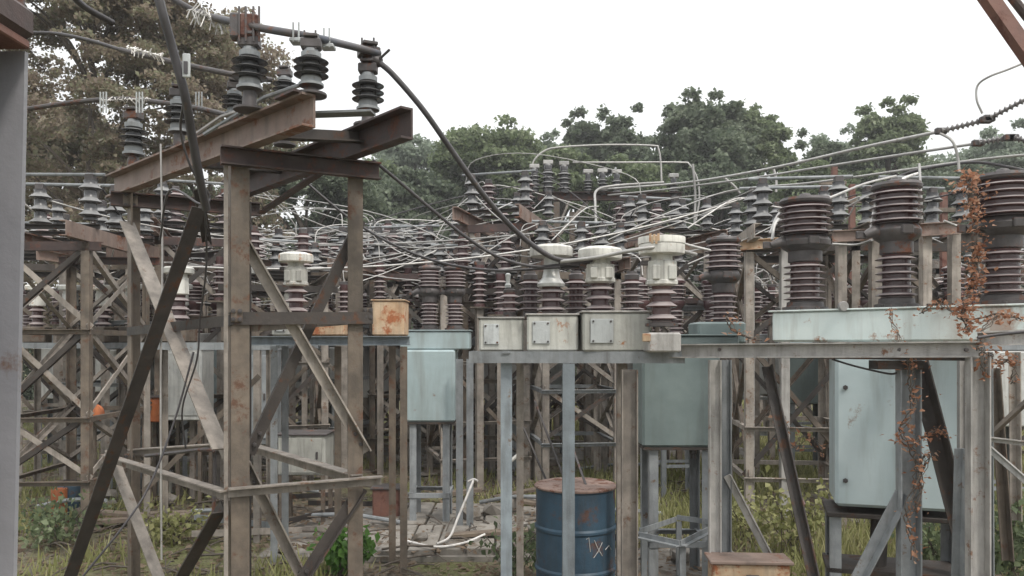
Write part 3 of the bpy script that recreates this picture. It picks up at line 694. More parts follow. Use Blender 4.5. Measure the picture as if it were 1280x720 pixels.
MB().box(ct_ + dt * -.02 + Vector((0, 0, .42)), (.8, .4, .03), math.atan2(dt.y, dt.x)).build('shelf', M['dark_steel'], bk)

# gantry in front of the large breaker
ga = thing('steel_gantry', 'cream grey gantry of a long channel beam on posts in front of the largest breaker', 'gantry', (1.9, 4.6, 0))
g0 = Vector((( 835 - CX) * 5.1 / F, 5.1, CH - .045)); g1 = Vector(((1224 - CX) * 4.32 / F, 4.32, CH - .028))
MB().channel(g0, g1, UP, (0, -1, 0), .088, .04, .008).build('beam', M['cream_steel'], ga)
MB().channel(g0 + Vector((0, .05, -.0)), g1 + Vector((0, .05, -.03)), UP, (0, 1, 0), .07, .04, .008).build('beam', M['dark_steel'], ga)
MB().channel(at(1222, 424, 4.34), at(1310, 420, 4.2), UP, (0, -1, 0), .08, .04, .008).build('beam', M['cream_steel'], ga)
def post(px0, px1, Y, ytop, mat, par=ga, nm='post', px_bot=None):
    w_ = (px1 - px0) * Y / F; x = ((px0 + px1) / 2 - CX) * Y / F; zt_ = CH + (HY - ytop) * Y / F
    xb = x if px_bot is None else (px_bot - CX) * Y / F
    o = MB().channel((xb, Y, 0), (x, Y, zt_), (1, 0, 0), (0, -1, 0), w_, w_ * .55, .008).build(nm, mat, par)
    MB().box((xb, Y, .012), (.22, .2, .024)).build('base_plate', mat, o); return o
post(1119, 1145, 4.62, 450, M['grey_steel'], px_bot=1133)
post(1206, 1231, 4.36, 446, M['cream_steel'])
post(885, 900, 5.2, 450, M['cream_steel'])
post(901, 913, 5.28, 450, M['grey_steel'])
post(776, 796, 5.05, 462, M['tan_steel'])
post(1196, 1208, 4.75, 450, M['cream_steel'])
def bar_px(a, b, w_, mat, par, nm='brace', v=(0, -1, 0)):
    p = at(*a); q = at(*b); d = nrm(q - p); return MB().angle(p, q, d.cross(Vector(v)), Vector(v), w_, .008).build(nm, mat, par)
bar_px((963, 458, 4.95), (1030, 760, 4.5), .055, M['dark_steel'], ga)
bar_px((1152, 452, 4.7), (1214, 690, 4.55), .085, M['dark_steel'], ga)
bar_px((1132, 618, 4.6), (1066, 745, 4.7), .065, M['grey_steel'], ga)
bar_px((1204, 560, 4.4), (1200, 720, 4.5), .05, M['grey_steel'], ga)
bar_px((912, 592, 5.25), (968, 700, 5.3), .045, M['cream_steel'], ga)
MB().box(at(1120, 456, 4.6), (.26, .12, .05)).build('gusset', M['dark_steel'], ga)
for px in (905, 1130, 1214):
    m_ = MB(); Yb = 5.1 - (px - 835) / 389 * .78
    for dx in (-.03, .03): bolts(m_, at(px, 437, Yb - .01) + Vector((dx, 0, 0)), (0, -1, 0), .011, .012)
    m_.build('bolt', M['dark_metal'], ga)
wire(pp([(1040, 449, 4.7), (1070, 458, 4.7), (1110, 467, 4.65), (1122, 466, 4.6)]), .006, M['wire_dark'], 'hanging_cable', 'thin black cable drooping over the top of the large pale tank')
wire(pp([(1222, 422, 4.15), (1250, 418, 4.15), (1290, 414, 4.1)]), .008, M['wire_dark'], 'hanging_cable', 'black cable lying along the beam at the right picture edge')
# extra braces at the right edge
eb = thing('bracing_frame', 'cluster of steel posts and slanting bars at the right picture edge', 'frame', (3.3, 5.2, 0))
for a, b, w_, mt in (((1234, 556, 5.2), (1290, 605, 5.0), .035, 'cream_steel'), ((1232, 545, 5.3), (1290, 552, 5.3), .035, 'cream_steel'), ((1236, 540, 5.6), (1290, 490, 5.4), .045, 'brown_steel'),
                     ((1245, 460, 5.8), (1262, 700, 5.8), .06, 'brown_steel'), ((1270, 440, 6.2), (1272, 650, 6.2), .06, 'tan_steel'), ((1236, 440, 5.4), (1238, 740, 5.4), .05, 'grey_steel')):
    bar_px(a, b, w_, M[mt], eb, 'bar')

# grey green breaker in the middle
def breaker(label, x, y, tank_w, tank_d, z0, z1, tmat, hmat, bush, rz=0, seg=20, group=None, header_h=.17, legm='grey_steel', px_head=None):
    t = thing('circuit_breaker', label, 'circuit breaker', (x, y, 0), group)
    MB().box((x, y, (z0 + z1) / 2), (tank_w, tank_d, z1 - z0), 0, .018).build('tank', tmat, t)
    MB().box((x, y, z0 - .012), (tank_w * .96, tank_d * .96, .022)).build('tank_bottom', M['dark_steel'], t)
    hw = tank_w * 1.35
    h_ = MB().box((x + tank_w * .1, y, z1 + header_h / 2 + .003), (hw, tank_d * .8, header_h), 0, .012).build('header', hmat, t)
    MB().box((x + tank_w * .1, y, z1 + header_h + .01), (hw + .03, tank_d * .8 + .03, .012), 0, .003).build('lid', hmat, t)
    for dx, dy, s in bush: bushing(t, (x + dx, y + dy, z1 + header_h + .017), s, 1.1, seg=seg)
    for i in (-1, 1):
        for j in (-1, 1):
            px_, py_ = x + i * (tank_w / 2 - .06), y + j * (tank_d / 2 - .04)
            MB().angle((px_, py_, 0), (px_, py_, z0 - .022), (-i, 0, 0), (0, -j, 0), .07, .007).build('leg', M[legm], t)
    for j in (-1, 1):
        yy = y + j * (tank_d / 2 - .03)
        MB().angle((x - tank_w / 2 + .05, yy, .36), (x + tank_w / 2 - .05, yy, .36), (0, 0, -1), (0, -j, 0), .045, .006).build('strut', M[legm], t)
    for i in (-1, 1):
        xx = x + i * (tank_w / 2 - .05)
        MB().angle((xx, y - tank_d / 2 + .03, .37), (xx, y + tank_d / 2 - .03, .37), (0, 0, -1), (-i, 0, 0), .045, .006).build('strut', M[legm], t)
    dm = MB().lathe([(.03, 0), (.03, .06), (.02, .07), (.02, .1)], (x + tank_w * .25, y, z0 - .02), (0, 0, -1), 10).build('drain_valve', M['dark_metal'], t)
    return t
b2 = breaker('grey green breaker tank on legs between the blue drum and the gantry post', 1.31, 6.45, .60, .52, CH - .80, CH - .06, M['green_tank'], M['green_tank'],
             [(.42, .1, .8)], seg=28, header_h=.12)
MB().box((1.66, 6.5, CH + .09), (.38, .36, .17), 0, .015).build('side_chamber', M['green_tank'], b2)
b1 = breaker('pale blue breaker with twin brown bushings right of the near rusty tower', -.85, 8.45, .53, .5, CH - .80, CH - .06, M['hang_tank'], M['hang_tank'],
             [(-.02, 0, .68), (.24, .05, .68)], seg=20, header_h=.19)
for px in (570, 583):
    x = (px - CX) * 8.0 / F
    MB().angle((x, 8.0, 0), (x, 8.0, 1.75), (1, 0, 0), (0, 1, 0), .07, .007).build('guide_post', M['grey_steel'], b1)

# ------------------------------------------------------------------ small equipment on the left bench
bl = thing('steel_bench', 'blue grey steel bench seen through the near tower, carrying rusty orange boxes', 'steel bench', (-1.5, 6.6, 0))
MB().channel(at(308, 426, 6.5), at(512, 426, 6.5), UP, (0, -1, 0), .075, .05, .007).build('rail', M['blue_steel'], bl)
MB().channel(at(308, 426, 6.95), at(512, 426, 6.95), UP, (0, 1, 0), .075, .05, .007).build('rail', M['blue_steel'], bl)
for px, Y in ((338, 6.9), (352, 7.0), (418, 6.95), (500, 6.6), (486, 6.95)):
    x = (px - CX) * Y / F; MB().angle((x, Y, 0), (x, Y, 1.88), (1, 0, 0), (0, 1, 0), .06, .007).build('leg', M['brown_steel' if px > 400 else 'grey_steel'], bl)
for px0, px1, y0, y1, lab, mt in ((469, 508, 377, 420, 'tall orange rusted box just right of the near tower', 'orange_rust'), (388, 436, 397, 420, 'low rusted orange box behind the right face of the near tower', 'orange_rust'),
                              (346, 384, 396, 420, 'pale low box with rust marks left of the orange boxes on the bench', 'cream_box')):
    Y = 6.7; sz = ((px1 - px0) * Y / F, .3, (y1 - y0) * Y / F)
    terminal_box(lab, at((px0 + px1) / 2, (y0 + y1) / 2, Y), sz, M[mt], 0, mt == 'cream_box')
ct('white capped transformer seen through the right face of the near tower', 370, 6.7, 396, 307)

# ------------------------------------------------------------------ drum, chests and things on the ground
dr = thing('oil_drum', 'blue steel oil drum with a rusty open top standing in the grass', 'drum', (.46, 5.8, 0), rz=0)
R_ = .29
pr = [(R_ * .97, .0), (R_, .012), (R_, .03), (R_ * .985, .04)]
for zc in (.293, .586): pr += [(R_ * .985, zc - .022), (R_ * 1.02, zc - .008), (R_ * 1.02, zc + .008), (R_ * .985, zc + .022)]
pr += [(R_ * .985, .855), (R_ * 1.02, .866), (R_ * 1.02, .882), (R_ * .98, .884), (R_ * .975, .86), (R_ * .97, .845)]
MB().lathe(pr, (.46, 5.8, 0), n=40).build('body', M['drum_blue'], dr)
MB().lathe([(R_ * .965, .845), (R_ * .965, .858), (R_ * .3, .852), (.001, .85)], (.46, 5.8, 0), n=32).build('lid', M['drum_rust'], dr)
def on_drum(px, py):
    a = math.asin(max(-1, min(1, ((px - 719) / 50.)))); return Vector((.46 + math.sin(a) * R_ * 1.0, 5.8 - math.cos(a) * R_ * 1.0, CH + (HY - py) * 5.52 / F))
for q in (((738, 676), (742, 686), (748, 697)), ((748, 680), (743, 690), (737, 698)), ((752, 690), (757, 686), (760, 692)), ((728, 674), (731, 672), (733, 690))):
    MB().tube([on_drum(*p) for p in q], .0026, 4).build('chalk_mark', M['wire_white'], dr)
MB().lathe([(.03, 0), (.03, .015), (.022, .018)], (.56, 5.68, .855), n=10).build('bung', M['dark_metal'], dr)
MB().lathe([(R_ * 1.024, .868), (R_ * 1.03, .872), (R_ * 1.03, .88), (R_ * 1.0, .887), (R_ * .985, .885)], (.46, 5.8, 0), n=40).build('rim', M['drum_rust'], dr)
for (a, b, lab) in (((648, 520, 6.3), (700, 640, 5.9), 'thin dark iron bar leaning on the left of the blue drum'), ((668, 500, 6.2), (712, 616, 5.78), 'thin dark iron bar leaning inside the drum rim, middle one'), ((716, 560, 6.2), (735, 614, 5.72), 'short dark iron bar poking from the drum top')):
    o = MB().tube([at(*a), at(*b)], .009, 6).build('iron_bar', M['dark_metal'], loc=at(*b)); tag(o, lab, 'iron bar')
ch = thing('rusty_chest', 'low rusty orange metal chest with a pale lid at the bottom edge', 'chest', (1.49, 4.98, 0))
MB().box((1.49, 5.05, .267), (.47, .19, .534), -.06, .01).build('body', M['orange_rust'], ch)
MB().box((1.49, 5.05, .545), (.51, .23, .02), -.06, .004).build('lid', M['rusty_beam'], ch)
MB().box((1.49, 4.95, .42), (.08, .012, .1), -.06, .003).build('hasp', M['dark_metal'], ch)
def cabinet(label, x, y, z0, sz, mat, legs=True, door=True):
    t = thing('control_cabinet', label, 'cabinet', (x, y, 0))
    MB().box((x, y, z0 + sz[2] / 2), sz, 0, .012).build('body', mat, t)
    MB().box((x, y, z0 + sz[2] + .008), (sz[0] + .04, sz[1] + .04, .02), 0, .004).build('roof', M['dark_metal'], t)
    if door:
        d = MB().box((x, y - sz[1] / 2 - .006, z0 + sz[2] / 2), (sz[0] * .86, .014, sz[2] * .86), 0, .003).build('door', mat, t)
        MB().box((x + sz[0] * .33, y - sz[1] / 2 - .02, z0 + sz[2] / 2), (.02, .02, .08), 0, .004).build('handle', M['dark_metal'], d)
    if z0 > .05:
        for i in (-1, 1):
            for j in (-1, 1): MB().bar((x + i * (sz[0] / 2 - .03), y + j * (sz[1] / 2 - .03), 0), (x + i * (sz[0] / 2 - .03), y + j * (sz[1] / 2 - .03), z0), .04, .04).build('leg', M['brown_steel'], t)
    return t
cabinet('cream cabinet on short legs behind the right face of the near tower', (383 - CX) * 8.6 / F, 8.6, .52, (.5, .4, .42), M['cream_box'])
cabinet('tall grey cabinet behind the right leg of the near tower', (322 - CX) * 9.3 / F, 9.3, .75, (.44, .4, 1.1), M['grey_steel'])
cabinet('pale grey cabinet seen through the left face of the near tower', (236 - CX) * 9.6 / F, 9.6, 1.0, (.46, .4, .85), M['alu_body'])
cabinet('small orange red box on the ground beside the right leg of the near tower', (484 - CX) * 8.6 / F, 8.6, .02, (.28, .24, .34), M['rust_red'], door=False)
cabinet('small orange box hung low in the left part of the yard', (198 - CX) * 9.8 / F, 9.8, .95, (.2, .2, .3), M['orange_paint'], door=False)
for px, py, Y, r_, mt, lab in ((88, 640, 9.0, .13, 'drum_blue', 'small blue can behind the far left tower leg'), (74, 640, 8.8, .08, 'orange_paint', 'small orange can beside the blue can'), (205, 636, 10, .11, 'cream_box', 'small pale yellow can inside the near tower')):
    x = (px - CX) * Y / F
    t = thing('metal_can', lab, 'can', (x, Y, 0)); MB().lathe([(r_ * .96, 0), (r_, .01), (r_, .3), (r_ * .97, .31), (r_ * .9, .3), (.001, .3)], (x, Y, 0), n=18).build('body', M[mt], t)
    MB().tube([(x - r_, Y, .29), (x - r_ * .5, Y, .37), (x + r_ * .5, Y, .37), (x + r_, Y, .29)], .005, 6).build('handle', M['dark_metal'], t)
t = thing('warning_lamp', 'round orange red lamp on a post at the far left', 'lamp', at(118, 517, 8.9))
MB().lathe([(.002, -.06), (.07, -.055), (.105, -.02), (.11, .01), (.1, .03), (.03, .05)], at(118, 517, 8.9), (0, -1, .1), 18).build('lens', M['orange_paint'], t)
MB().box(at(118, 517, 8.98), (.12, .05, .12), 0, .01).build('housing', M['dark_metal'], t); MB().tube([at(118, 517, 9.0), Vector((at(118, 517, 9.0).x, 9.0, 0))], .025, 8).build('post', M['brown_steel'], t)
wire([at(592, 600, 7.6), at(583, 622, 7.5), at(572, 648, 7.4), Vector(((562 - CX) * 7.3 / F, 7.3, .14)), Vector(((548 - CX) * 7.35 / F, 7.2, .1))], .012, M['wire_white'], 'loose_cable', 'white stiff cable sticking up from the concrete plinth')
wire([Vector(((500 - CX) * 7.2 / F, 7.35, .1)), Vector(((545 - CX) * 7.2 / F, 7.1, .1)), Vector(((580 - CX) * 7.2 / F, 7.2, .11)), Vector(((605 - CX) * 7.2 / F, 7.4, .14))], .011, M['wire_white'], 'loose_cable', 'white cable lying flat on the concrete plinth')
wire([at(585, 602, 7.6), at(592, 599, 7.6), at(597, 601, 7.55)], .01, M['wire_white'], 'loose_cable', 'hooked end of the white upright cable')
o = MB().tube([at(634, 580, 9), at(652, 565, 9.0)], .02, 8).build('pipe_offcut', M['white_cap'], loc=at(634, 580, 9)); tag(o, 'short white pipe piece between the blue legs of the bench', 'pipe')
wire(pp([(980, 556, 6.0), (986, 580, 6.0), (992, 605, 6.0), (1003, 632, 5.9)]), .026, worn('pink_pipe', (.42, .25, .25), (.34, .2, .2), amt=.15), 'loose_pipe', 'faded pink hose hanging by the dark slanting brace')
# frame lying under the grey green tank
fm = thing('angle_frame', 'low square frame of steel angles standing under the grey green tank', 'frame', (1.4, 6.1, 0))
for a, b in (((800, 672, 5.6), (850, 683, 5.3)), ((850, 683, 5.3), (888, 664, 5.6)), ((888, 656, 6.2), (846, 650, 6.4)), ((846, 652, 6.4), (800, 668, 5.7))):
    bar_px(a, b, .04, M['grey_steel'], fm, 'rail', v=(0, 0, 1))
for px, Y, yt in ((802, 5.65, 672), (850, 5.32, 684), (886, 5.7, 664), (846, 6.38, 652)):
    p = at(px, yt, Y); MB().angle((p.x, p.y, 0), p, (1, 0, 0), (0, 1, 0), .04, .006).build('leg', M['grey_steel'], fm)

# ------------------------------------------------------------------ dead creeper on the right hand posts
def creeper(label, path, n_, spread, size, stem_r=.006, mat='leaf_dry'):
    q = curve(pp(path), 10)
    t = thing('dead_creeper', label, 'creeper', (q[-1].x, q[-1].y, 0) if q[-1].z < .6 else q[-1])
    mb = MB()
    for k in range(3):
        off = [Vector((math.sin(i * .55 + k * 1.3), math.cos(i * .55 + k * 1.3), 0)) * spread * .55 + Vector((random.uniform(-1, 1), random.uniform(-1, 1), 0)) * spread * .25 for i, _ in enumerate(q)]
        mb.tube([p + o_ for p, o_ in zip(q, off)], stem_r * random.uniform(.5, 1), 5)
    mb.build('stem', M['bark'], t)
    lf = MB()
    for i in range(n_):
        f = random.random() ** 1.0 * (len(q) - 1.001); k = int(f)
        if math.sin(f * 1.7) + math.sin(f * .63 + 1) < random.uniform(-1.4, .9): continue
        p = q[k].lerp(q[k + 1], f - k) + Vector((random.gauss(0, spread) * random.uniform(.5, 1.7), random.gauss(-.01, spread), random.gauss(0, spread * .6)))
        s = size * random.uniform(.35, 1.2); R3 = Matrix.Rotation(random.uniform(0, 6.28), 3, 'Z') @ Matrix.Rotation(random.uniform(-1.3, 1.3), 3, 'X') @ Matrix.Rotation(random.uniform(0, 6.28), 3, 'Z')
        pts = [(-.1, 0, 0), (.3, .38, .12), (1, 0, -.1), (.35, -.36, .14), (.4, 0, 0)]
        lf.add([p + R3 @ Vector(c) * s for c in pts], [(0, 4, 1), (1, 4, 2), (2, 4, 3), (3, 4, 0)])
    o = lf.build('foliage', M[mat], t, smooth=False); o['kind'] = 'stuff'
    return t
creeper('rust coloured dead creeper hanging over the header beside the right bushing', [(1207, 215, 4.75), (1216, 262, 4.7), (1220, 310, 4.7), (1217, 350, 4.7), (1206, 385, 4.6), (1208, 415, 4.5)], 1150, .026, .034)
creeper('dead creeper with red brown leaves climbing the post before the large tank', [(1136, 452, 4.5), (1141, 500, 4.5), (1128, 545, 4.5), (1148, 580, 4.5), (1135, 640, 4.5), (1142, 700, 4.5)], 300, .03, .036)
creeper('side shoot of dead creeper reaching across the large pale tank', [(1140, 556, 4.48), (1156, 546, 4.48), (1172, 538, 4.5), (1182, 545, 4.5)], 130, .018, .03, .004)
creeper('thin dead creeper shoot low on the large pale tank face', [(1146, 590, 4.5), (1160, 568, 4.55), (1152, 600, 4.5), (1146, 640, 4.5)], 90, .02, .03, .004)
creeper('dead creeper strand hanging over the middle of the pale header', [(1112, 385, 4.9), (1118, 410, 4.7), (1130, 435, 4.5), (1138, 460, 4.5)], 90, .018, .03, .004)
creeper('dead creeper strand on the cream post at the right gantry end', [(1245, 392, 4.4), (1226, 425, 4.3), (1234, 470, 4.3)], 110, .03, .035, .004)
creeper('dry red leaves caught behind the short gantry diagonal', [(975, 520, 5.9), (990, 560, 5.9), (1010, 545, 5.9), (1030, 570, 5.9)], 90, .05, .04, .004)
creeper('few dry leaves on the pale post under the bench end', [(905, 395, 5.0), (925, 418, 5.0), (950, 425, 5.0)], 60, .03, .035, .004)

# ------------------------------------------------------------------ the yard behind: landmarks for the descriptions
ORD = ['first', 'second', 'third', 'fourth', 'fifth', 'sixth', 'seventh', 'eighth', 'ninth', 'tenth', 'eleventh', 'twelfth', 'thirteenth', 'fourteenth', 'fifteenth', 'sixteenth', 'seventeenth', 'eighteenth', 'nineteenth', 'twentieth', 'twenty first', 'twenty second', 'twenty third', 'twenty fourth', 'twenty fifth', 'twenty sixth', 'twenty seventh', 'twenty eighth', 'twenty ninth', 'thirtieth', 'thirty first', 'thirty second', 'thirty third', 'thirty fourth', 'thirty fifth', 'thirty sixth', 'thirty seventh', 'thirty eighth', 'thirty ninth'] + ['fortieth'] + ['forty ' + q for q in ('first', 'second', 'third', 'fourth', 'fifth', 'sixth', 'seventh', 'eighth', 'ninth')] + ['fiftieth'] + ['fifty ' + q for q in ('first', 'second', 'third', 'fourth', 'fifth', 'sixth', 'seventh', 'eighth', 'ninth')]
ZONES = [(30, 'beside the left column'), (160, 'behind near tower left face'), (290, 'behind near tower right face'), (470, 'by the pale blue breaker'),
         (605, 'behind the cream boxes'), (800, 'behind the grey green tank'), (930, 'left of the pale tank'), (1045, 'behind the large pale tank'), (1215, 'at the right edge')]
FAR = {}
def pxof(p): return CX + p[0] * F / p[1]
def zone(px):
    z = 0
    for i, (a, _) in enumerate(ZONES):
        if px >= a: z = i
    return z
def register(kind, o, px, Y): FAR.setdefault(kind, []).append((px, Y, o))
def label_far(kind, look, noun, cat, group):
    by = {}
    for px, Y, o in FAR.get(kind, []): by.setdefault(zone(px), []).append((Y, px, o))
    for z, l in by.items():
        l.sort(key=lambda q: (q[1]))
        for i, (Y, px, o) in enumerate(l):
            if len(l) == 1: lab = f'{look} {noun} {ZONES[z][1]}'
            elif len(l) == 2: lab = f'{look} {noun} {ZONES[z][1]}, {["left", "right"][i]} one'
            else: lab = f'{look} {noun} {ZONES[z][1]}, {ORD[i]} from left'
            tag(o, lab, cat, group)

# prototypes, built at the origin then moved; copies share their meshes
def proto_tower(w_, d_, h, mats, levels, tiers):
    t = thing('lattice_tower', None, None, (0, 0, 0))
    lattice(t, (-w_/2, -d_/2, 0), (w_/2, -d_/2, 0), (-w_/2, d_/2, 0), (w_/2, d_/2, 0), 0, h - .16, levels, .085, .05, mats[0], mats[1], mats[2], tiers, plates=True)
    for s in (-1, 1):
        MB().channel((s * w_/2, -d_/2 - .45, h - .075), (s * w_/2, d_/2 + .45, h - .075), UP, (-s, 0, 0), .15, .07, .01).build('long_beam', mats[3], t)
    for s in (-1, 1):
        MB().channel((-w_/2 - .12, s * d_/2, h - .2), (w_/2 + .12, s * d_/2, h - .2), UP, (0, -s, 0), .09, .05, .008).build('cross_channel', mats[4], t)
    return t
def proto_switch(n_ins=2, span=.8, h=.36, pmat='porc_grey', blade=True, rs=.085, sheds=3):
    t = thing('disconnect_switch', None, None, (0, 0, 0))
    MB().channel((-span/2 - .1, 0, .02), (span/2 + .1, 0, .02), UP, (0, -1, 0), .05, .05, .006).build('base', M['dark_steel'], t)
    for i in range(n_ins):
        x = -span/2 + span * i / (n_ins - 1)
        MB().lathe(ins_prof(.05, h * .8, rs * .55, rs, sheds), (x, 0, .04), n=12).build('insulator', M[pmat], t, ang=50)
        MB().box((x, 0, .04 + h * .8 + .08), (.09, .09, .07), 0, .008).build('clamp', M['dark_metal'], t)
    if blade:
        MB().tube([(-span/2 - .15, 0, h * .8 + .15), (span/2 + .15, 0, h * .8 + .15)], .018, 8).build('blade', M['grey_steel'], t)
    return t
PT = [proto_tower(.95, 1.5, 3.1, (M['brown_steel'], M['brown_steel'], M['tan_steel'], M['rusty_beam'], M['dark_beam']), (.5, 1.15, 2.05), ((.5, 1.15), (1.15, 2.05), (2.05, 2.9))),
      proto_tower(1.2, 1.3, 3.15, (M['tan_steel'], M['tan_steel'], M['brown_steel'], M['tan_steel'], M['dark_steel']), (.45, 1.0, 1.9), ((.45, 1.9), (1.9, 2.9))),
      proto_tower(1.0, 1.2, 3.1, (M['tan_steel'], M['grey_steel'], M['tan_steel'], M['rusty_beam'], M['brown_steel']), (.7, 1.4, 2.2), ((.7, 1.4), (1.4, 2.2), (2.2, 2.9)))]
PS = [proto_switch(2, .8, .52, 'porc_grey', True, .115, 3), proto_switch(2, .6, .55, 'porc_brown', False, .12, 5), proto_switch(3, 1.0, .42, 'porc_grey', False, .10, 3)]
USED = set()
def place(proto, x, y, z=0, rz=0, s=None):
    if proto.name in USED: o = copy_tree(proto)
    else: o = proto; USED.add(proto.name)
    o.location = (x, y, z); o.rotation_euler.z = rz
    if s: o.scale = (s, s, s)
    return o
towers = [(98, 8.9, 0, .04), (985, 9.3, 1, -.1), (1125, 9.3, 1, .06), (716, 10.6, 2, .12),
          (205, 12.5, 1, .3), (408, 12.2, 2, -.2), (580, 13.2, 1, .1), (868, 12.8, 0, .05), (1040, 12.6, 2, .2), (1262, 11.5, 0, 0),
          (345, 10.6, 1, .35), (595, 11.2, 1, .25), (820, 11.4, 2, .3), (250, 10.8, 0, .3), (515, 12.6, 0, -.1), (440, 14.2, 0, .1), (560, 17.6, 2, .2), (610, 14.6, 0, .3), (705, 13.2, 1, -.2), (270, 14.2, 2, .1), (160, 10.9, 2, -.2), (905, 18.2, 1, .2), (635, 12.0, 0, -.25), (500, 14.6, 1, .3), (765, 14.8, 0, .1), (45, 11.5, 1, .2), (135, 16.5, 0, .2), (318, 16, 1, 0), (478, 16.4, 2, .2), (650, 16, 1, -.1), (800, 17, 1, .1), (940, 16.5, 2, 0), (1180, 15.5, 1, .1),
          (240, 21, 1, .1), (390, 22, 0, 0), (545, 21, 2, .1), (700, 22, 1, 0), (850, 23, 0, .1), (1010, 21, 1, 0), (1110, 22, 2, .1)]
for px, Y, k, rz in towers:
    x = (px - CX) * Y / F
    o = place(PT[k], x, Y, 0, rz); register('tower', o, px, Y)
    sz_ = 1.0 if Y < 10 else random.choice((.88, .95, 1.0, 1.1, 1.22)); o.scale = (1, 1, sz_)
    hz = [3.1, 3.15, 3.1][k] * sz_
    nsw = 3 if Y < 18 else 2
    for j in range(nsw):
        dy = (-.55, 0, .55)[j]
        q = place(PS[(k + j) % 3] if Y > 10 else PS[0 if j < 2 else 2], x - math.sin(rz) * dy, Y + math.cos(rz) * dy, hz + .003, rz + random.uniform(-.06, .06)); register('switch', q, px + dy * 20, Y)
label_far('tower', 'weathered steel lattice', 'switch tower', 'tower', 'lattice switch towers in the yard')
label_far('switch', 'grey insulator', 'switch on a tower top', 'disconnect switch', 'disconnect switches on the yard towers')

# far breakers
def proto_breaker(nb, tmat, hmat):
    t = thing('circuit_breaker', None, None, (0, 0, 0)); z0 = 1.05; z1 = 1.84; hw = .55 if nb == 2 else 1.15
    MB().box((0, 0, (z0 + z1) / 2), (.55, .5, z1 - z0), 0, .015).build('tank', M[tmat], t)
    MB().box((0, 0, z1 + .1), (hw + .1, .36, .19), 0, .012).build('header', M[hmat], t)
    for i in range(nb):
        b = (-hw / 2 + .12 + (hw - .24) * i / (nb - 1), 0, z1 + .2)
        MB().lathe([(.1, 0), (.1, .03), (.075, .05)] + ins_prof(.06, .27, .07, .105, 5) + [(.09, .35), (.11, .38), (.115, .43), (.1, .45)] + ins_prof(.45, .2, .09, .13, 4) + [(.12, .66), (.12, .69), (.06, .72), (.01, .74)], b, n=14).build('bushing', M['porc_brown'], t, ang=50)
        MB().tube([(b[0] - .06, 0, b[2] + .4), (b[0] - .17, 0, b[2] + .41)], .035, 8).build('lug', M['dark_metal'], t)
    for i in (-1, 1):
        for j in (-1, 1): MB().angle((i * .24, j * .22, 0), (i * .24, j * .22, z0), (-i, 0, 0), (0, -j, 0), .06, .007).build('leg', M['grey_steel'], t)
        MB().bar((-.24, i * .21, .4), (.24, i * .21, .4), .04, .006).build('strut', M['grey_steel'], t)
    return t
PB = [proto_breaker(2, 'green_tank', 'pale_tank'), proto_breaker(3, 'alu_body', 'grey_steel'), proto_breaker(2, 'pale_tank', 'cream_steel')]
for px, Y, k in ((560, 15.8, 1), (655, 15.2, 1), (395, 13.4, 1), (800, 15.6, 1), (960, 13.2, 1), (310, 17.5, 1), (75, 12.6, 1), (258, 11.0, 2), (168, 10.8, 1), (300, 12.5, 0), (440, 12.6, 1), (492, 13.6, 1), (628, 12.2, 1), (690, 13.4, 1), (765, 12.6, 1), (845, 10.2, 1), (925, 14, 1), (1005, 11.4, 0), (1078, 10.6, 1), (1180, 11, 1), (1245, 8.6, 1),
                 (350, 15, 1), (530, 14.6, 1), (610, 17, 1), (740, 18.5, 1), (890, 19, 1), (1060, 17, 1), (1140, 18, 1), (120, 14, 1), (215, 18, 1), (440, 19, 1)):
    o = place(PB[k], (px - CX) * Y / F, Y, random.uniform(-.03, .03), random.uniform(-.25, .25)); register('breaker', o, px, Y)
label_far('breaker', 'brown bushing', 'oil breaker', 'circuit breaker', 'smaller oil breakers in the yard behind')

# white capped transformers on stands behind
def proto_stand():
    t = thing('steel_stand', None, None, (0, 0, 0))
    for i in (-1, 1):
        for j in (-1, 1): MB().angle((i * .55, j * .2, 0), (i * .55, j * .2, 1.84), (-i, 0, 0), (0, -j, 0), .06, .007).build('leg', M['tan_steel'], t)
        MB().channel((-.7, i * .2, 1.88), (.7, i * .2, 1.88), UP, (0, -i, 0), .07, .04, .006).build('rail', M['grey_steel'], t)
    MB().bar((-.55, -.2, .5), (.55, -.2, 1.6), .05, .008).build('brace', M['brown_steel'], t)
    return t
def proto_ct(mat='white_cap'):
    t = thing('current_transformer', None, None, (0, 0, 0))
    MB().box((0, 0, .1), (.26, .28, .2), 0, .01).build('base_box', M['brown_steel'], t)
    MB().lathe(ins_prof(.2, .26, .06, .1, 3), (0, 0, 0), n=14).build('insulator', M['porc_brown'], t, ang=50)
    MB().lathe([(.07, .46), (.095, .47), (.09, .62), (.08, .63), (.08, .67)], (0, 0, 0), n=14).build('head', M[mat], t)
    MB().lathe([(.09, .665), (.14, .67), (.145, .715), (.13, .73), (.01, .74)], (0, 0, 0), n=18).build('cap', M[mat], t)
    return t
ST = proto_stand(); PC = [proto_ct(), proto_ct('alu_body')]
for px, Y, n_, ks in ((88, 10.2, 3, (0, 1, 0)), (196, 10.0, 2, (0, 1)), (262, 7.8, 2, (0, 1)), (335, 10.4, 2, (1, 0)), (660, 14.5, 3, (1, 1, 1)), (820, 15, 3, (1, 0, 1)), (1150, 13.5, 3, (1, 1, 1)), (520, 18.5, 3, (1, 1, 1)), (980, 18.5, 3, (1, 1, 0))):
    x = (px - CX) * Y / F
    o = place(ST, x, Y, 0, 0); register('stand', o, px, Y)
    for j in range(n_):
        xx = x + (-.42, 0, .42)[j] if n_ == 3 else x + (-.3, .3)[j]
        o = place(PC[ks[j]], xx, Y, 1.918, random.uniform(-.3, .3)); register('ct', o, CX + xx * F / Y, Y)
label_far('stand', 'plain four legged', 'equipment stand', 'stand', 'equipment stands in the yard behind')
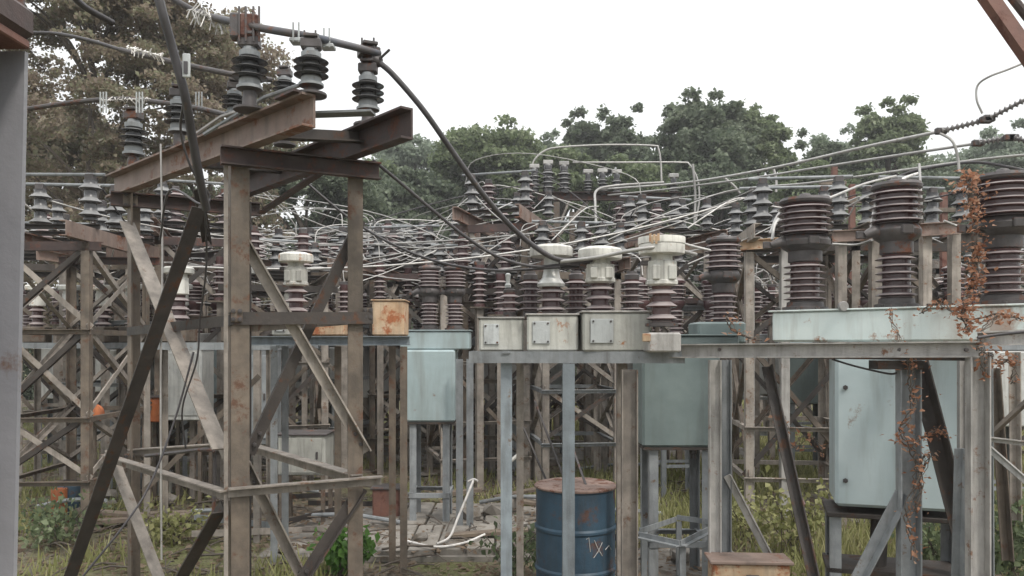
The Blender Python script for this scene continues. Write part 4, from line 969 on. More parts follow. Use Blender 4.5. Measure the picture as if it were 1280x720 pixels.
label_far('ct', 'small capped', 'transformer on a stand', 'transformer', 'small capped transformers behind')

# post insulators on slim posts
def proto_post():
    t = thing('bus_support', None, None, (0, 0, 0))
    MB().angle((-.04, 0, 0), (-.04, 0, 2.3), (1, 0, 0), (0, 1, 0), .09, .008).build('post', M['tan_steel'], t)
    MB().box((0, .02, 2.31), (.3, .16, .02)).build('top_plate', M['brown_steel'], t)
    MB().lathe([(.08, 0), (.08, .04)] + ins_prof(.04, .42, .055, .1, 6) + [(.06, .47), (.06, .53)], (0, .02, 2.32), n=12).build('insulator', M['porc_brown'], t, ang=50)
    MB().box((0, .02, 2.87), (.14, .06, .05), 0, .005).build('clamp', M['dark_metal'], t)
    return t
PP = proto_post()
for px, Y in ((560, 11.2), (588, 12.4), (625, 10.2), (640, 13.2), (770, 10.2), (735, 12.2), (430, 10.8), (475, 11.6), (112, 10.8), (182, 11.6), (275, 10.2), (365, 11.4), (905, 10.6), (965, 12.6), (1150, 11.8), (600, 10.4), (615, 11.8), (655, 12.6), (672, 11.0), (755, 11.4), (800, 13.5), (945, 11.2), (1060, 13.5), (1200, 13), (455, 13.5), (510, 12.4), (540, 16), (70, 12.2), (150, 13.2), (232, 14.5), (350, 13.2), (1240, 14), (880, 15.5), (1090, 15.2), (695, 19), (780, 20.5), (590, 19.5)):
    o = place(PP, (px - CX) * Y / F, Y, 0, random.uniform(-.4, .4)); o.scale = (1, 1, random.uniform(.92, 1.1)); register('post', o, px, Y)
label_far('post', 'single tan', 'post with a brown insulator', 'bus support', 'posts with insulators in the yard behind')

# tall portal with insulators at the centre of the skyline
po = thing('tall_portal', 'tall steel portal with a row of insulators on its beam, centre of the skyline', 'portal', (1.9, 16, 0))
zb = CH + (HY - 246) * 16 / F
MB().channel(at(672, 246, 16), at(852, 246, 16.6), UP, (0, -1, 0), .17, .1, .012).build('beam', M['dark_beam'], po)
MB().channel(at(672, 244, 17.2), at(852, 246, 17.8), UP, (0, 1, 0), .15, .1, .012).build('beam', M['dark_steel'], po)
for px, Y in ((692, 16.0), (712, 17.2), (815, 16.5), (838, 17.7)):
    x = (px - CX) * Y / F; MB().angle((x, Y, 0), (x, Y, zb - .1), (1, 0, 0), (0, 1, 0), .12, .012).build('leg', M['brown_steel'], po)
for a, b in (((692, 440, 16), (712, 300, 17.2)), ((712, 440, 17.2), (692, 300, 16)), ((692, 300, 16), (712, 250, 17.2)), ((815, 440, 16.5), (838, 300, 17.7)), ((838, 440, 17.7), (815, 300, 16.5)), ((815, 300, 16.5), (776, 252, 16.4)), ((692, 300, 16), (735, 252, 16.2))):
    MB().bar(at(*a), at(*b), .07, .012).build('brace', M['tan_steel'], po)
PI = None
tall = [(668, 16, .3, .13), (685, 16, .38, .15), (705, 16.1, .38, .15), (735, 16.2, .24, .11), (753, 16.3, .28, .12), (771, 16.4, .28, .12), (842, 16.6, .24, .11)]
for i, (px, Y, h, r_) in enumerate(tall):
    b = at(px, 237, Y); t = thing('post_insulator', None, None, (b.x, Y, zb + .088))
    MB().lathe([(r_ * .7, 0), (r_ * .7, .05)] + ins_prof(.05, h, r_ * .6, r_, 4) + [(r_ * .5, h + .06), (r_ * .55, h + .16), (r_ * .3, h + .2)], (b.x, Y, zb + .088), n=14).build('insulator', M['porc_grey'], t, ang=50)
    MB().box((b.x, Y, zb + .088 + h + .22), (.2, .1, .08), 0, .01).build('clamp', M['wire_pale'], t)
    tag(t, f'dark insulator standing on the tall centre portal beam, {ORD[i]} from the left', 'insulator', 'insulators on the tall portal')
# low rusty cross beams behind the big bushings
for i, (a, b, w_) in enumerate((((925, 307, 8.7), (985, 303, 8.6), .11), ((1040, 296, 8.3), (1098, 293, 8.3), .12), ((1146, 288, 8.0), (1198, 285, 8.0), .13))):
    t = thing('cross_beam', ['short rusty orange cross beam just left of the left big bushing', 'tan rusty cross beam between the left and middle big bushings', 'tan cross beam between the middle and right big bushings'][i], 'beam', at(*a), 'tan cross beams behind the big bushings')
    MB().channel(at(*a), at(*b), UP, (0, -1, 0), w_, .05, .01).build('beam', [M['orange_rust'], M['rusty_beam'], M['rusty_beam']][i], t)
    for q in (a, b):
        px = q[0] + (8 if q is a else -8); p = at(px, q[1] + 6, q[2] + .04); MB().angle((p.x, p.y, 0), p, (1, 0, 0), (0, 1, 0), .09, .008).build('post', [M['cream_steel'], M['tan_steel'], M['tan_steel']][i], t)
    c = at((a[0] + b[0]) / 2, a[1] - 6, a[2]);
for i, (px, y0, y1, Y, mt) in enumerate(((1041, 208, 262, 12, 'rust_red'), (1063, 230, 330, 11.5, 'rust_red'), (1178, 240, 290, 11, 'rust_red'))):
    p = at(px, y0, Y); q = Vector((p.x, Y, 0)); t = thing('slim_mast', ['thin rust red mast rising over the left big bushing', 'second thin rust red mast between the big bushings', 'thin rust red mast right of the middle big bushing'][i], 'mast', q)
    MB().angle(q, p, (1, 0, 0), (0, 1, 0), .075, .01).build('mast', M[mt], t); MB().box(p - UP * .25, (.4, .05, .06), 0, .005).build('crossarm', M['brown_steel'], t)

# ------------------------------------------------------------------ strain insulators and lines on the right
def strain(label, a, b, n_, r_, Y, px_l):
    p = at(*a); q = at(*b); L_ = (q - p).length
    t = thing('strain_insulator', label, 'strain insulator', p)
    pr = [(.022, 0)]
    for i in range(n_):
        z = L_ * (i + .5) / n_; pr += [(.016, z - .02), (r_ * .9, z - .006), (r_, z), (r_ * .5, z + .012), (.016, z + .016)]
    pr.append((.022, L_))
    MB().lathe(pr, p, q - p, 12).build('insulator', M['porc_pale'], t, ang=50)
    for c in (p, q): MB().box(c, (.12, .06, .07), 0, .01).build('end_fitting', M['dark_metal'], t)
    return t
strain('ribbed strain insulator of the highest line, inner length left of the dangling clamp', (1176, 164, 8.6), (1232, 150, 8.3), 9, .037, 8, 0)
strain('ribbed strain insulator of the highest line, outer length at the right edge', (1236, 148, 8.3), (1300, 115, 8.0), 10, .037, 8, 0)
strain('ribbed strain insulator of the second line at the right edge', (1222, 179, 8.8), (1262, 172, 8.6), 7, .037, 8, 0)
strain('short ribbed strain insulator at the right edge, end of the second line', (1266, 172, 8.6), (1310, 182, 8.4), 7, .04, 8, 0)
wire(pp([(1176, 164, 8.6), (1080, 184, 9.6), (980, 207, 11), (900, 222, 13), (840, 230, 15), (748, 237, 16.1)]), .019, M['wire_pale'], 'overhead_cable', 'highest pale line running from the ribbed strain insulator to the centre portal')
wire(pp([(1222, 179, 8.8), (1130, 193, 9.6), (1020, 210, 11), (930, 224, 13), (830, 237, 15), (760, 244, 16)]), .017, M['wire_pale'], 'overhead_cable', 'second pale line just under the highest one, right half of the picture')
wire(pp([(1300, 192, 8.6), (1220, 200, 9), (1120, 214, 9.8), (1010, 229, 11), (930, 236, 12.5), (868, 250, 14)]), .015, M['wire_pale'], 'overhead_cable', 'third pale line sagging below the second, right half of the picture')
wire(pp([(1300, 218, 8.6), (1262, 209, 8.7), (1215, 203, 8.9), (1150, 212, 9.2), (1120, 222, 9.3)]), .016, M['wire_dark'], 'overhead_cable', 'dark lead just above the right big bushing')
wire(pp([(1172, 165, 8.6), (1190, 176, 8.5), (1197, 196, 8.5), (1199, 215, 8.5)]), .014, M['wire_pale'], 'jumper_wire', 'pale curved lead hanging from the left end of the highest strain insulator')
wire(pp([(1228, 142, 8.3), (1221, 125, 8.3), (1222, 107, 8.3), (1236, 96, 8.2), (1262, 86, 8.1), (1300, 70, 8)]), .012, M['wire_pale'], 'jumper_wire', 'pale wire bent upward against the white sky at the right edge')
wire(pp([(1093, 300, 5.4), (1089, 285, 5.4), (1095, 258, 5.5), (1110, 235, 5.7), (1132, 222, 6), (1150, 216, 6.6)]), .0115, M['wire_white'], 'jumper_wire', 'pale stiff lead arching over the left side of the middle big bushing')
wire(pp([(1152, 275, 6), (1151, 240, 6), (1149, 205, 6.2)]), .01, M['wire_pale'], 'jumper_wire', 'upright pale lead just right of the middle big bushing')
wire(pp([(965, 300, 5.9), (970, 278, 6), (990, 262, 6.2), (1030, 250, 6.6), (1080, 230, 7.4), (1120, 220, 8)]), .0115, M['wire_pale'], 'jumper_wire', 'pale lead arching from the left big bushing toward the middle one')
wire(pp([(962, 292, 6), (975, 265, 6.4), (1000, 248, 7), (1010, 244, 7.4)]), .009, M['wire_pale'], 'jumper_wire', 'short curled lead above the left big bushing')
wire(pp([(1040, 305, 7.4), (1070, 306, 7.4), (1090, 300, 7)]), .011, M['wire_pale'], 'jumper_wire', 'pale lead lying along the tan beam left of the middle bushing')
wire(pp([(1180, 276, 7), (1200, 284, 7), (1222, 292, 6.6)]), .011, M['wire_pale'], 'jumper_wire', 'pale lead running to the creeper beside the right bushing')
wire(pp([(860, 285, 9), (885, 268, 9), (915, 250, 9.2), (940, 246, 9.6)]), .008, M['wire_white'], 'jumper_wire', 'white lead rising above the grey green breaker bushing')
wire(pp([(838, 298, 6), (860, 306, 6), (888, 313, 6.2)]), .009, M['wire_white'], 'jumper_wire', 'short white lead between the tallest cap and the next brown bushing')
wire(pp([(745, 278, 15), (744, 255, 15.3), (746, 238, 15.8), (770, 232, 16), (830, 228, 16)]), .027, M['wire_pale'], 'bus_pipe', 'grey bent bus pipe hanging under the left part of the centre portal', 'bus pipe')
wire(pp([(664, 212, 16), (668, 200, 16), (680, 189, 16), (700, 184, 16), (760, 181, 16), (815, 182, 16), (823, 186, 16), (826, 205, 16), (827, 228, 16)]), .019, M['wire_pale'], 'bus_pipe', 'pale bus pipe loop rising above the centre portal', 'bus pipe')
wire(pp([(716, 203, 16.2), (780, 203, 16.3), (850, 203, 16.4), (862, 206, 16.4), (872, 225, 16.4), (874, 250, 16.4), (870, 275, 16.4)]), .018, M['wire_pale'], 'bus_pipe', 'lower pale bus pipe loop ending in a drop behind the tallest cap', 'bus pipe')
for i, (x0, y0, x1, y1) in enumerate(((866, 205, 868, 280), (905, 222, 925, 242), (966, 208, 970, 240), (1056, 240, 1056, 262))):
    wire(pp([(x0, y0, 14), ((x0 + x1) / 2 + 2, (y0 + y1) / 2, 14), (x1, y1, 14)]), .022, M['wire_pale'], 'jumper_wire', f'short upright pale dropper below the sagging lines, {ORD[i]} from the left', 'cable', 'droppers below the sagging lines')
for i, q in enumerate(([(540, 283, 12), (580, 277, 12), (620, 262, 12.5), (668, 240, 15)], [(420, 292, 12), (520, 292, 12), (600, 280, 12), (680, 262, 13)], [(330, 236, 9), (360, 262, 9.4), (420, 288, 10), (470, 300, 11)],
                       [(470, 306, 10), (560, 310, 10), (660, 292, 11), (720, 280, 12)], [(600, 320, 9), (650, 290, 9.5), (700, 272, 10.5), (745, 272, 11)], [(760, 300, 9), (830, 268, 10), (905, 240, 12), (960, 232, 13)],
                       [(690, 300, 9), (730, 262, 10), (748, 258, 11)], [(860, 330, 8), (930, 300, 8.5), (1000, 268, 9), (1060, 262, 9.5)])):
    wire(pp(q), .0008 * q[1][2], M['wire_pale'], 'overhead_cable', ['pale cable climbing to the left end of the centre portal', 'nearly level pale cable left of the centre portal', 'pale cable crossing the inside of the near tower top', 'pale cable sagging above the pale blue breaker bushings',
         'pale cable rising steeply behind the slim silvery head', 'pale cable rising to the right from the chipped cap', 'short pale cable under the centre portal left end', 'pale cable rising past the left big bushing'][i])
# jumpers from terminal to terminal over the yard equipment
ANCH = []
def world(o, p):
    c, s_ = math.cos(o.rotation_euler.z), math.sin(o.rotation_euler.z); return Vector((o.location.x + p[0] * c - p[1] * s_, o.location.y + p[0] * s_ + p[1] * c, o.location.z + p[2] * o.scale.z))
for px, Y, o in FAR['switch']:
    for e in (-.5, .5): ANCH.append(world(o, (e, 0, .45)))
for px, Y, o in FAR['breaker']:
    for e in (-.43, 0, .43): ANCH.append(world(o, (e, 0, 2.80)))
for px, Y, o in FAR['post']: ANCH.append(world(o, (0, .02, 2.90)))
for px, Y, o in FAR['ct']: ANCH.append(world(o, (0, 0, .74)))
PAIRS = set(); rj = random.Random(5); tries = 0
def link_pair(dmin, dmax):
    for _ in range(200):
        a, b = rj.sample(range(len(ANCH)), 2); d = (ANCH[a] - ANCH[b]).length
        if dmin < d < dmax and abs(ANCH[a].z - ANCH[b].z) < 1.2 and (min(a, b), max(a, b)) not in PAIRS and -50 < pxof(ANCH[a]) < 1330:
            PAIRS.add((min(a, b), max(a, b))); return ANCH[a], ANCH[b]
def jumper(a, b, rise, r_, mat, kind='jumper'):
    if rise > 0: q = curve([a, a + UP * rise * .7 + (b - a) * .06, a.lerp(b, .4) + UP * rise, b + UP * rise * .6 - (b - a) * .08, b], 5)
    else: q = sag(a, b, -rise, 12)
    o = MB().tube(q, r_, 6).build('jumper_wire' if kind == 'jumper' else 'overhead_cable', mat, loc=q[0], ang=70); register(kind, o, pxof(a.lerp(b, .5)), a.y)
mats_j = ('wire_pale', 'wire_pale', 'wire_white', 'wire_pale', 'wire_dark')
for i in range(165):
    a, b = link_pair(.7, 3.2); jumper(a, b, rj.choice((rj.uniform(.12, .5), -rj.uniform(.03, .25))) if min(a.y, b.y) > 10 else -.08, rj.uniform(.006, .0095), M[mats_j[i % 5]])
for i in range(54):
    a, b = link_pair(3.5, 9.5); jumper(a, b, -rj.uniform(.1, .5), rj.uniform(.006, .0105), M[mats_j[i % 5]], 'line')
def label_jumpers():
    cols = {}
    l = sorted(FAR['jumper'], key=lambda q: q[0]); by = {}
    for px, Y, o in l: by.setdefault(zone(px), []).append(o)
    for z, os_ in by.items():
        for i, o in enumerate(os_):
            c = {'wire_pale': 'grey', 'wire_white': 'whitish', 'wire_dark': 'dark'}[o.data.materials[0].name]
            tag(o, f'{c} jumper wire {ZONES[z][1]}, {ORD[i]} from left', 'cable', 'tangled jumper wires over the yard equipment')
label_jumpers()
label_far('line', 'long thin sagging', 'yard line', 'cable', 'thin sagging lines over the yard')

# ------------------------------------------------------------------ foliage
def quads_mesh(name, P0, P1, P2, P3, mat, parent=None, loc=None, tri=False):
    n_ = len(P0); V = np.stack([P0, P1, P2, P3], 1).reshape(-1, 3)
    o0 = wloc(parent) if parent is not None else Vector(loc or (0, 0, 0)); V = V - np.array(o0)
    me = bpy.data.meshes.new(name); me.vertices.add(n_ * 4); me.vertices.foreach_set('co', V.astype(np.float32).ravel())
    me.loops.add(n_ * 4); me.loops.foreach_set('vertex_index', np.arange(n_ * 4, dtype=np.int32))
    me.polygons.add(n_); me.polygons.foreach_set('loop_start', np.arange(n_, dtype=np.int32) * 4); me.polygons.foreach_set('loop_total', np.full(n_, 4, np.int32))
    me.materials.append(mat); me.update(calc_edges=True); me.validate()
    o = bpy.data.objects.new(name, me); COL.objects.link(o)
    if parent is not None: o.parent = parent; KIDS.setdefault(parent.name, []).append(o)
    else: o.location = o0
    return o
def leaves(centres, size, mat, parent, name='foliage', flat=1.):
    n_ = len(centres); d = rng.normal(size=(n_, 3)) * np.array([1, 1, flat]); d /= np.linalg.norm(d, axis=1)[:, None]
    e = rng.normal(size=(n_, 3)) * np.array([1, 1, flat]); e -= d * (e * d).sum(1)[:, None]; e /= np.linalg.norm(e, axis=1)[:, None]
    s = (size * rng.uniform(.5, 1.35, n_))[:, None]; wd = s * rng.uniform(.28, .5, n_)[:, None]
    dr = np.array([0, 0, -1.]) * s * .25
    return quads_mesh(name, centres - d * s * .5, centres + e * wd, centres + d * s * .5 + dr, centres - e * wd, mat, parent)
def tree(label, px, Y, ytop, wpx, zlow, n_leaf, size, mat, trunk_r=.25, group='trees beyond the yard', clumps=34, dens=.23, lean=0, seed=0, limbs=9):
    r = random.Random(seed + int(px)); ztop = CH + (HY - ytop) * Y / F; Rx = wpx / 2 * Y / F; x = (px - CX) * Y / F
    t = thing('tree', label, 'tree', (x, Y, 0), group)
    mb = MB(); zc = (ztop + zlow) / 2; hz = (ztop - zlow) / 2
    tp = [Vector((x, Y, -.1)), Vector((x + lean * .2, Y, zlow * .6)), Vector((x + lean * .6 + r.uniform(-.2, .2), Y, zc * .8)), Vector((x + lean, Y, ztop - hz * .35))]
    q = curve(tp, 5); mb.tube(q, [trunk_r * (1 - .85 * i / (len(q) - 1)) for i in range(len(q))], 9)
    mb.build('trunk', M['bark'], t)
    cl = []
    for i in range(clumps):
        a = r.uniform(0, 6.283); u = r.uniform(-1, 1); rad = r.uniform(.2, 1.0) ** .5
        if i % 4 == 0: u = r.uniform(.5, 1)
        prof = (1 - max(0, u) ** 2.6 * .62) * (1 - max(0, -u) ** 2 * .25) * (1 + .18 * math.sin(3 * a + seed) + .1 * math.sin(u * 7 + seed))
        cl.append((x + lean * (.5 + .5 * u) + Rx * rad * math.cos(a) * prof, Y + Rx * .8 * rad * math.sin(a) * prof, zc + hz * u * (.9 - .12 * rad * rad + .06 * math.sin(2 * a + seed)), Rx * dens * r.uniform(.55, 1.5)))
    for i in range(clumps // 3):      # small outer sprigs that break up the outline
        a = r.uniform(0, 6.283); u = r.uniform(-.1, 1); k_ = r.uniform(.92, 1.06); pf = (1 - max(0, u) ** 2.6 * .6)
        cl.append((x + lean * .8 + Rx * k_ * math.cos(a) * pf, Y + Rx * .8 * k_ * math.sin(a) * pf, zc + hz * u * .98 * k_, Rx * dens * r.uniform(.3, .7)))
    for i in range(limbs):
        lm = MB()
        c = cl[i]; z0 = min(max(zlow * .7, c[2] - r.uniform(.8, 2.5)), ztop * .7); s0 = Vector((x + lean * .4, Y, z0)); e0 = Vector(c[:3])
        lm.tube(curve([s0, s0.lerp(e0, .5) + Vector((0, 0, .15 * (e0 - s0).length)), e0], 4), [trunk_r * .45 * (1 - .85 * j / 8) for j in range(9)], 6); lm.build('limb', M['bark'], t)
    cl = np.array(cl); wt = cl[:, 3] ** 1.6; idx = rng.choice(len(cl), n_leaf, p=wt / wt.sum()); g_ = rng.normal(size=(n_leaf, 3)); g_ /= np.linalg.norm(g_, axis=1)[:, None]; g_[:, 2] = np.where(g_[:, 2] < -.15, -g_[:, 2] * .8, g_[:, 2])
    rr = (rng.uniform(.4, 1.1, n_leaf) ** .5 + np.abs(rng.normal(size=n_leaf)) * .24)[:, None] * cl[idx, 3:4]
    cen = cl[idx, :3] + g_ * rr * np.array([1.15, 1.15, .75]) + rng.normal(size=(n_leaf, 3)) * size * .4
    cen = cen[cen[:, 2] > .1]
    o = leaves(cen, size, mat, t, 'crown', .6); return t
trees = [
 ('pale misty tree farthest left on the skyline above the pale blue breaker', 520, 46, 166, 130, 3, 22000, .24, 'leaf_pale', 40),
 ('broad green tree left of the centre portal', 606, 36, 157, 150, 2, 34000, .19, 'leaf_green', 60),
 ('darker tree between the near tower right leg and the broad green tree', 500, 34, 212, 130, 1.5, 26000, .18, 'leaf_deep', 46),
 ('slender tree top rising just over the centre portal', 726, 40, 140, 56, 3, 11000, .2, 'leaf_deep', 22),
 ('small round tree top right of the slender one', 776, 40, 136, 84, 3, 18000, .2, 'leaf_deep', 34),
 ('low green tree behind the centre portal beam', 700, 34, 182, 110, 2, 22000, .18, 'leaf_green', 40),
 ('tallest dense tree right of the centre, dark hollow in its crown', 880, 35, 118, 130, 2, 42000, .19, 'leaf_deep', 60),
 ('leafy right shoulder tree beside the tallest dense tree', 945, 36, 134, 90, 2, 26000, .19, 'leaf_green', 40),
 ('small tree top between the tallest tree and the pointed tree', 1022, 38, 163, 66, 2, 14000, .19, 'leaf_deep', 26),
 ('pointed green tree above the middle big bushing', 1108, 36, 128, 98, 2, 28000, .19, 'leaf_green', 46),
 ('low tree behind the middle and right big bushings', 1180, 33, 200, 130, 1.5, 20000, .17, 'leaf_deep', 36),
 ('thin pale tree at the right picture edge', 1262, 40, 152, 90, 3, 12000, .19, 'leaf_pale', 24),
 ('low green tree behind the tallest white cap', 800, 33, 196, 120, 1.5, 24000, .18, 'leaf_green', 40),
 ('dark low tree filling the hollow under the tallest dense tree', 893, 33, 203, 150, 1.5, 24000, .18, 'leaf_deep', 44),
 ('wide low tree between the near tower and the pale misty tree', 455, 37, 200, 130, 2, 24000, .19, 'leaf_green', 44),
 ('grey green tree filling the gap left of the tallest dense tree', 668, 42, 172, 100, 2, 20000, .2, 'leaf_pale', 36),
 ('low dull tree right of the pointed green tree', 1056, 40, 168, 130, 2, 20000, .2, 'leaf_pale', 36),
 ('pale low tree filling the belt behind the right big bushing', 1225, 42, 182, 170, 2, 22000, .2, 'leaf_pale', 36),
 ('yellow green low tree behind the sagging lines', 1010, 31, 205, 130, 1.5, 22000, .17, 'leaf_green', 40)]
for i, (lab, px, Y, yt, wp, zl, nl, sz, mt, cl) in enumerate(trees):
    tree(lab, px, Y, yt, wp * 1.15, zl, int(nl * 1.5), sz * 1.05, M[mt], seed=i, clumps=int(cl * 2.6), dens=.16)
# big brown leaved trees at the left
tree('large brown leaved tree filling the upper left, sky showing through its crown', 120, 17, -120, 350, 1.0, 130000, .085, M['leaf_brown'], .12, 'brown leaved trees on the left', 420, .085, seed=70, limbs=18)
tree('brown leaved tree just behind the dangling thick cable', 262, 20, 8, 210, 1.4, 42000, .10, M['leaf_brown'], .15, 'brown leaved trees on the left', 170, .14, seed=71, limbs=18)
tree('low dull green tree behind the left row of insulators', 60, 22, 130, 230, 1, 40000, .14, M['leaf_brown'], .2, 'brown leaved trees on the left', 120, .16, seed=72)
tree('dark green tree seen through the top of the near tower', 385, 27, 188, 190, 1, 34000, .16, M['leaf_deep'], .22, 'brown leaved trees on the left', 60, .24, seed=73)
tree('dark low tree seen through the left face of the near tower', 215, 26, 225, 200, .8, 28000, .16, M['leaf_deep'], .22, 'brown leaved trees on the left', 50, .24, seed=74)
# undergrowth at the foot of the trees
for i in range(14):
    px = -60 + i * 106; Y = random.uniform(27, 30)
    x = (px - CX) * Y / F; t = thing('bush', f'dark bush closing the yard behind the equipment, {ORD[i]} from the left', 'bush', (x, Y, 0), 'bushes along the back of the yard')
    n_ = 9000; g_ = rng.normal(size=(n_, 3)); g_ /= np.linalg.norm(g_, axis=1)[:, None]
    hh = random.uniform(2.3, 3.3); cen = g_ * rng.uniform(.5, 1.05, n_)[:, None] * np.array([2.0, 1.1, hh]) + np.array([x, Y, 1.0]); cen += rng.normal(size=cen.shape) * .12
    cen = cen[cen[:, 2] > 0]
    leaves(cen, .17, M['leaf_deep' if i % 3 else 'leaf_green'], t)
    mb = MB()
    for j in range(5): mb.tube(curve([(x + random.uniform(-.4, .4), Y, -.05), (x + random.uniform(-.8, .8), Y, 1.2), (x + random.uniform(-1.3, 1.3), Y, 2.4)], 3), [.06, .05, .045, .04, .03, .02, .01], 5)
    mb.build('stem', M['bark'], t)

# grass, weeds and litter
def inpath(x, y):
    m = np.zeros(len(x), bool)
    for a, b, c, d in PATH: m |= (x > a) & (x < b) & (y > c) & (y < d)
    return m
def gh(x, y): return .035 * np.sin(x * 1.3 + y * .7) * np.sin(y * .9 - x * .4) + .012 * np.sin(x * 4.1) * np.sin(y * 3.3) - .02
n_ = 150000
y = rng.uniform(4.6, 26, n_); x = rng.uniform(-.68, .68, n_) * y
f = np.sin(x * 1.1 + 1.3) * np.sin(y * .8 + .4) + .6 * np.sin(x * 2.7 - y * 1.9) + np.where(x > .8, .5, np.where(x < -.9, -.75, -.25)) + rng.normal(size=n_) * .35
keep = (f > .05) & ~inpath(x, y); x = x[keep]; y = y[keep]; n_ = len(x)
hgt = rng.uniform(.04, .2, n_) * (1 + .25 * (x > 1.0)); a = rng.uniform(0, 6.28, n_); wd = rng.uniform(.005, .012, n_) * (1 + y * .06)
base = np.stack([x, y, gh(x, y) - .01], 1); dx = np.stack([np.cos(a), np.sin(a), np.zeros(n_)], 1) * wd[:, None]
ln = np.stack([rng.normal(size=n_) * .35, rng.normal(size=n_) * .35, np.ones(n_)], 1) * hgt[:, None]
o = quads_mesh('grass', base - dx, base + dx, base + ln + dx * .15, base + ln - dx * .15, M['grass']); tag(o, 'patchy yellow green grass growing over the yard floor', 'grass', kind='stuff')
n_ = 42000; y = 4.5 + 18 * rng.uniform(0, 1, n_) ** 1.4; x = rng.uniform(-.68, .68, n_) * y
cen = np.stack([x, y, gh(x, y) + rng.uniform(.0, .03, n_) + .09 * inpath(x, y)], 1)
d = rng.normal(size=(n_, 3)) * np.array([1, 1, .3]); d /= np.linalg.norm(d, axis=1)[:, None]; e = np.cross(d, np.array([0, 0, 1.]) + rng.normal(size=(n_, 3)) * .3); e /= np.linalg.norm(e, axis=1)[:, None]
s = rng.uniform(.03, .085, n_)[:, None]
sel = rng.uniform(0, 1, n_) < np.where(inpath(x, y), .6, .95); cen, d, e, s = cen[sel], d[sel], e[sel], s[sel]
o = quads_mesh('leaf_litter', cen - d * s * .5, cen + e * s * .3, cen + d * s * .5, cen - e * s * .3, M['litter']); tag(o, 'dry brown leaves scattered over the ground', 'leaf litter', kind='stuff')
def weed(label, px, Y, rad, h, n_, size, mat):
    x = (px - CX) * Y / F; t = thing('weed', label, 'weed', (x, Y, 0), None)
    mb = MB(); tips = []
    for j in range(9):
        e = Vector((x + random.uniform(-rad, rad), Y + random.uniform(-rad, rad) * .7, random.uniform(.5, 1) * h)); tips.append(e); s0 = Vector((x + random.uniform(-.3, .3) * rad, Y, -.03))
        mb.tube(curve([s0, s0.lerp(e, .5) + Vector((0, 0, .05)), e], 3), .005, 5)
    mb.build('stem', M['bark'], t)
    ti = np.array([tuple(q) for q in tips]); idx = rng.integers(0, len(ti), n_); tt = rng.uniform(.35, 1.05, n_)[:, None]
    b0 = np.array([x, Y, 0.]); cen = b0 + (ti[idx] - b0) * tt + rng.normal(size=(n_, 3)) * rad * .22; cen = cen[cen[:, 2] > .01]
    leaves(cen, size, mat, t); return t
weed('bright green leafy weed at the bottom edge beside the near tower right leg', 428, 6.6, .24, .38, 520, .075, M['leaf_bright'])
weed('green weed growing at the foot of the bench leg by the drum', 640, 6.6, .25, .42, 420, .05, M['leaf_green'])
weed('tall green weed at the right picture edge near the bottom', 1262, 6.2, .35, .75, 900, .06, M['leaf_green'])
weed('leafy weed between the gantry posts under the large tank', 1170, 6.6, .3, .5, 500, .05, M['leaf_green'])
weed('yellow green weed behind the slanting dark brace', 985, 7.2, .4, .6, 700, .055, M['grass'])
weed('weed clump at the right foot of the grey green tank', 935, 7.8, .35, .4, 500, .05, M['grass'])
weed('weeds at the foot of the far left lattice tower', 70, 7.6, .4, .4, 600, .055, M['leaf_green'])
weed('weed clump inside the near tower base', 215, 7.6, .35, .35, 500, .05, M['grass'])
# scrap, stones and sticks
for i, (px, Y, l, rz, mt, lab) in enumerate(((330, 7.6, 1.3, .2, 'tan_steel', 'tan steel offcut lying behind the near tower'), (300, 8.0, 1.1, -.3, 'grey_steel', 'grey steel offcut lying behind the front leg of the near tower'),
        (250, 8.6, 1.2, .05, 'timber', 'weathered plank lying inside the near tower'), (180, 8.3, .9, .15, 'timber', 'short plank left of the near tower front leg'), (390, 8.3, .9, .9, 'dark_steel', 'dark steel offcut by the cream cabinet'),
        (545, 9.6, 1.1, .1, 'timber', 'plank lying behind the concrete plinth'), (735, 7.3, 1.1, .3, 'dark_steel', 'dark steel bar lying right of the blue drum'), (1090, 5.9, 1.2, .15, 'timber', 'fallen timber under the large pale tank'), (1160, 6.2, 1.0, -.4, 'timber', 'second fallen timber under the large pale tank'))):
    x = (px - CX) * Y / F; dv = Vector((math.cos(rz), math.sin(rz), random.uniform(-.05, .12))) * l / 2; c = Vector((x, Y, .09))
    m_ = MB()
    if mt == 'timber': m_.bar(c - dv, c + dv, .04, .12)
    else: m_.angle(c - dv, c + dv, UP, (0, 1, 0), .06, .007)
    o = m_.build('plank' if mt == 'timber' else 'steel_offcut', M[mt], loc=c); tag(o, lab, 'scrap')
for i in range(22):
    px = random.choice((random.uniform(40, 460), random.uniform(40, 460), random.uniform(480, 780))); Y = random.uniform(7.2, 11.5); x = (px - CX) * Y / F; rz = random.uniform(-.5, .5)
    l = random.uniform(.5, 1.3); dv = Vector((math.cos(rz), math.sin(rz), random.uniform(-.12, .15))) * l / 2; c = Vector((x, Y, .1 + abs(dv.z)))
    m_ = MB(); k_ = i % 3
    if k_ == 0: m_.bar(c - dv, c + dv, .03, .13)
    elif k_ == 1: m_.angle(c - dv, c + dv, UP, (0, 1, 0), .055, .007)
    else: m_.tube(curve([c - dv, c + Vector((0, 0, .04)), c + dv], 4), .022, 8)
    o = m_.build(('plank', 'steel_offcut', 'pipe_offcut')[k_], M[('timber', 'dark_steel', 'grey_steel')[k_]], loc=c); register(('plank', 'offcut', 'pipe')[k_], o, px, Y)
label_far('plank', 'weathered loose', 'plank on the ground', 'scrap', 'loose planks on the yard floor')
label_far('offcut', 'dark rusty', 'angle offcut on the ground', 'scrap', 'steel offcuts on the yard floor')
label_far('pipe', 'grey bent', 'pipe length on the ground', 'scrap', 'pipe lengths on the yard floor')
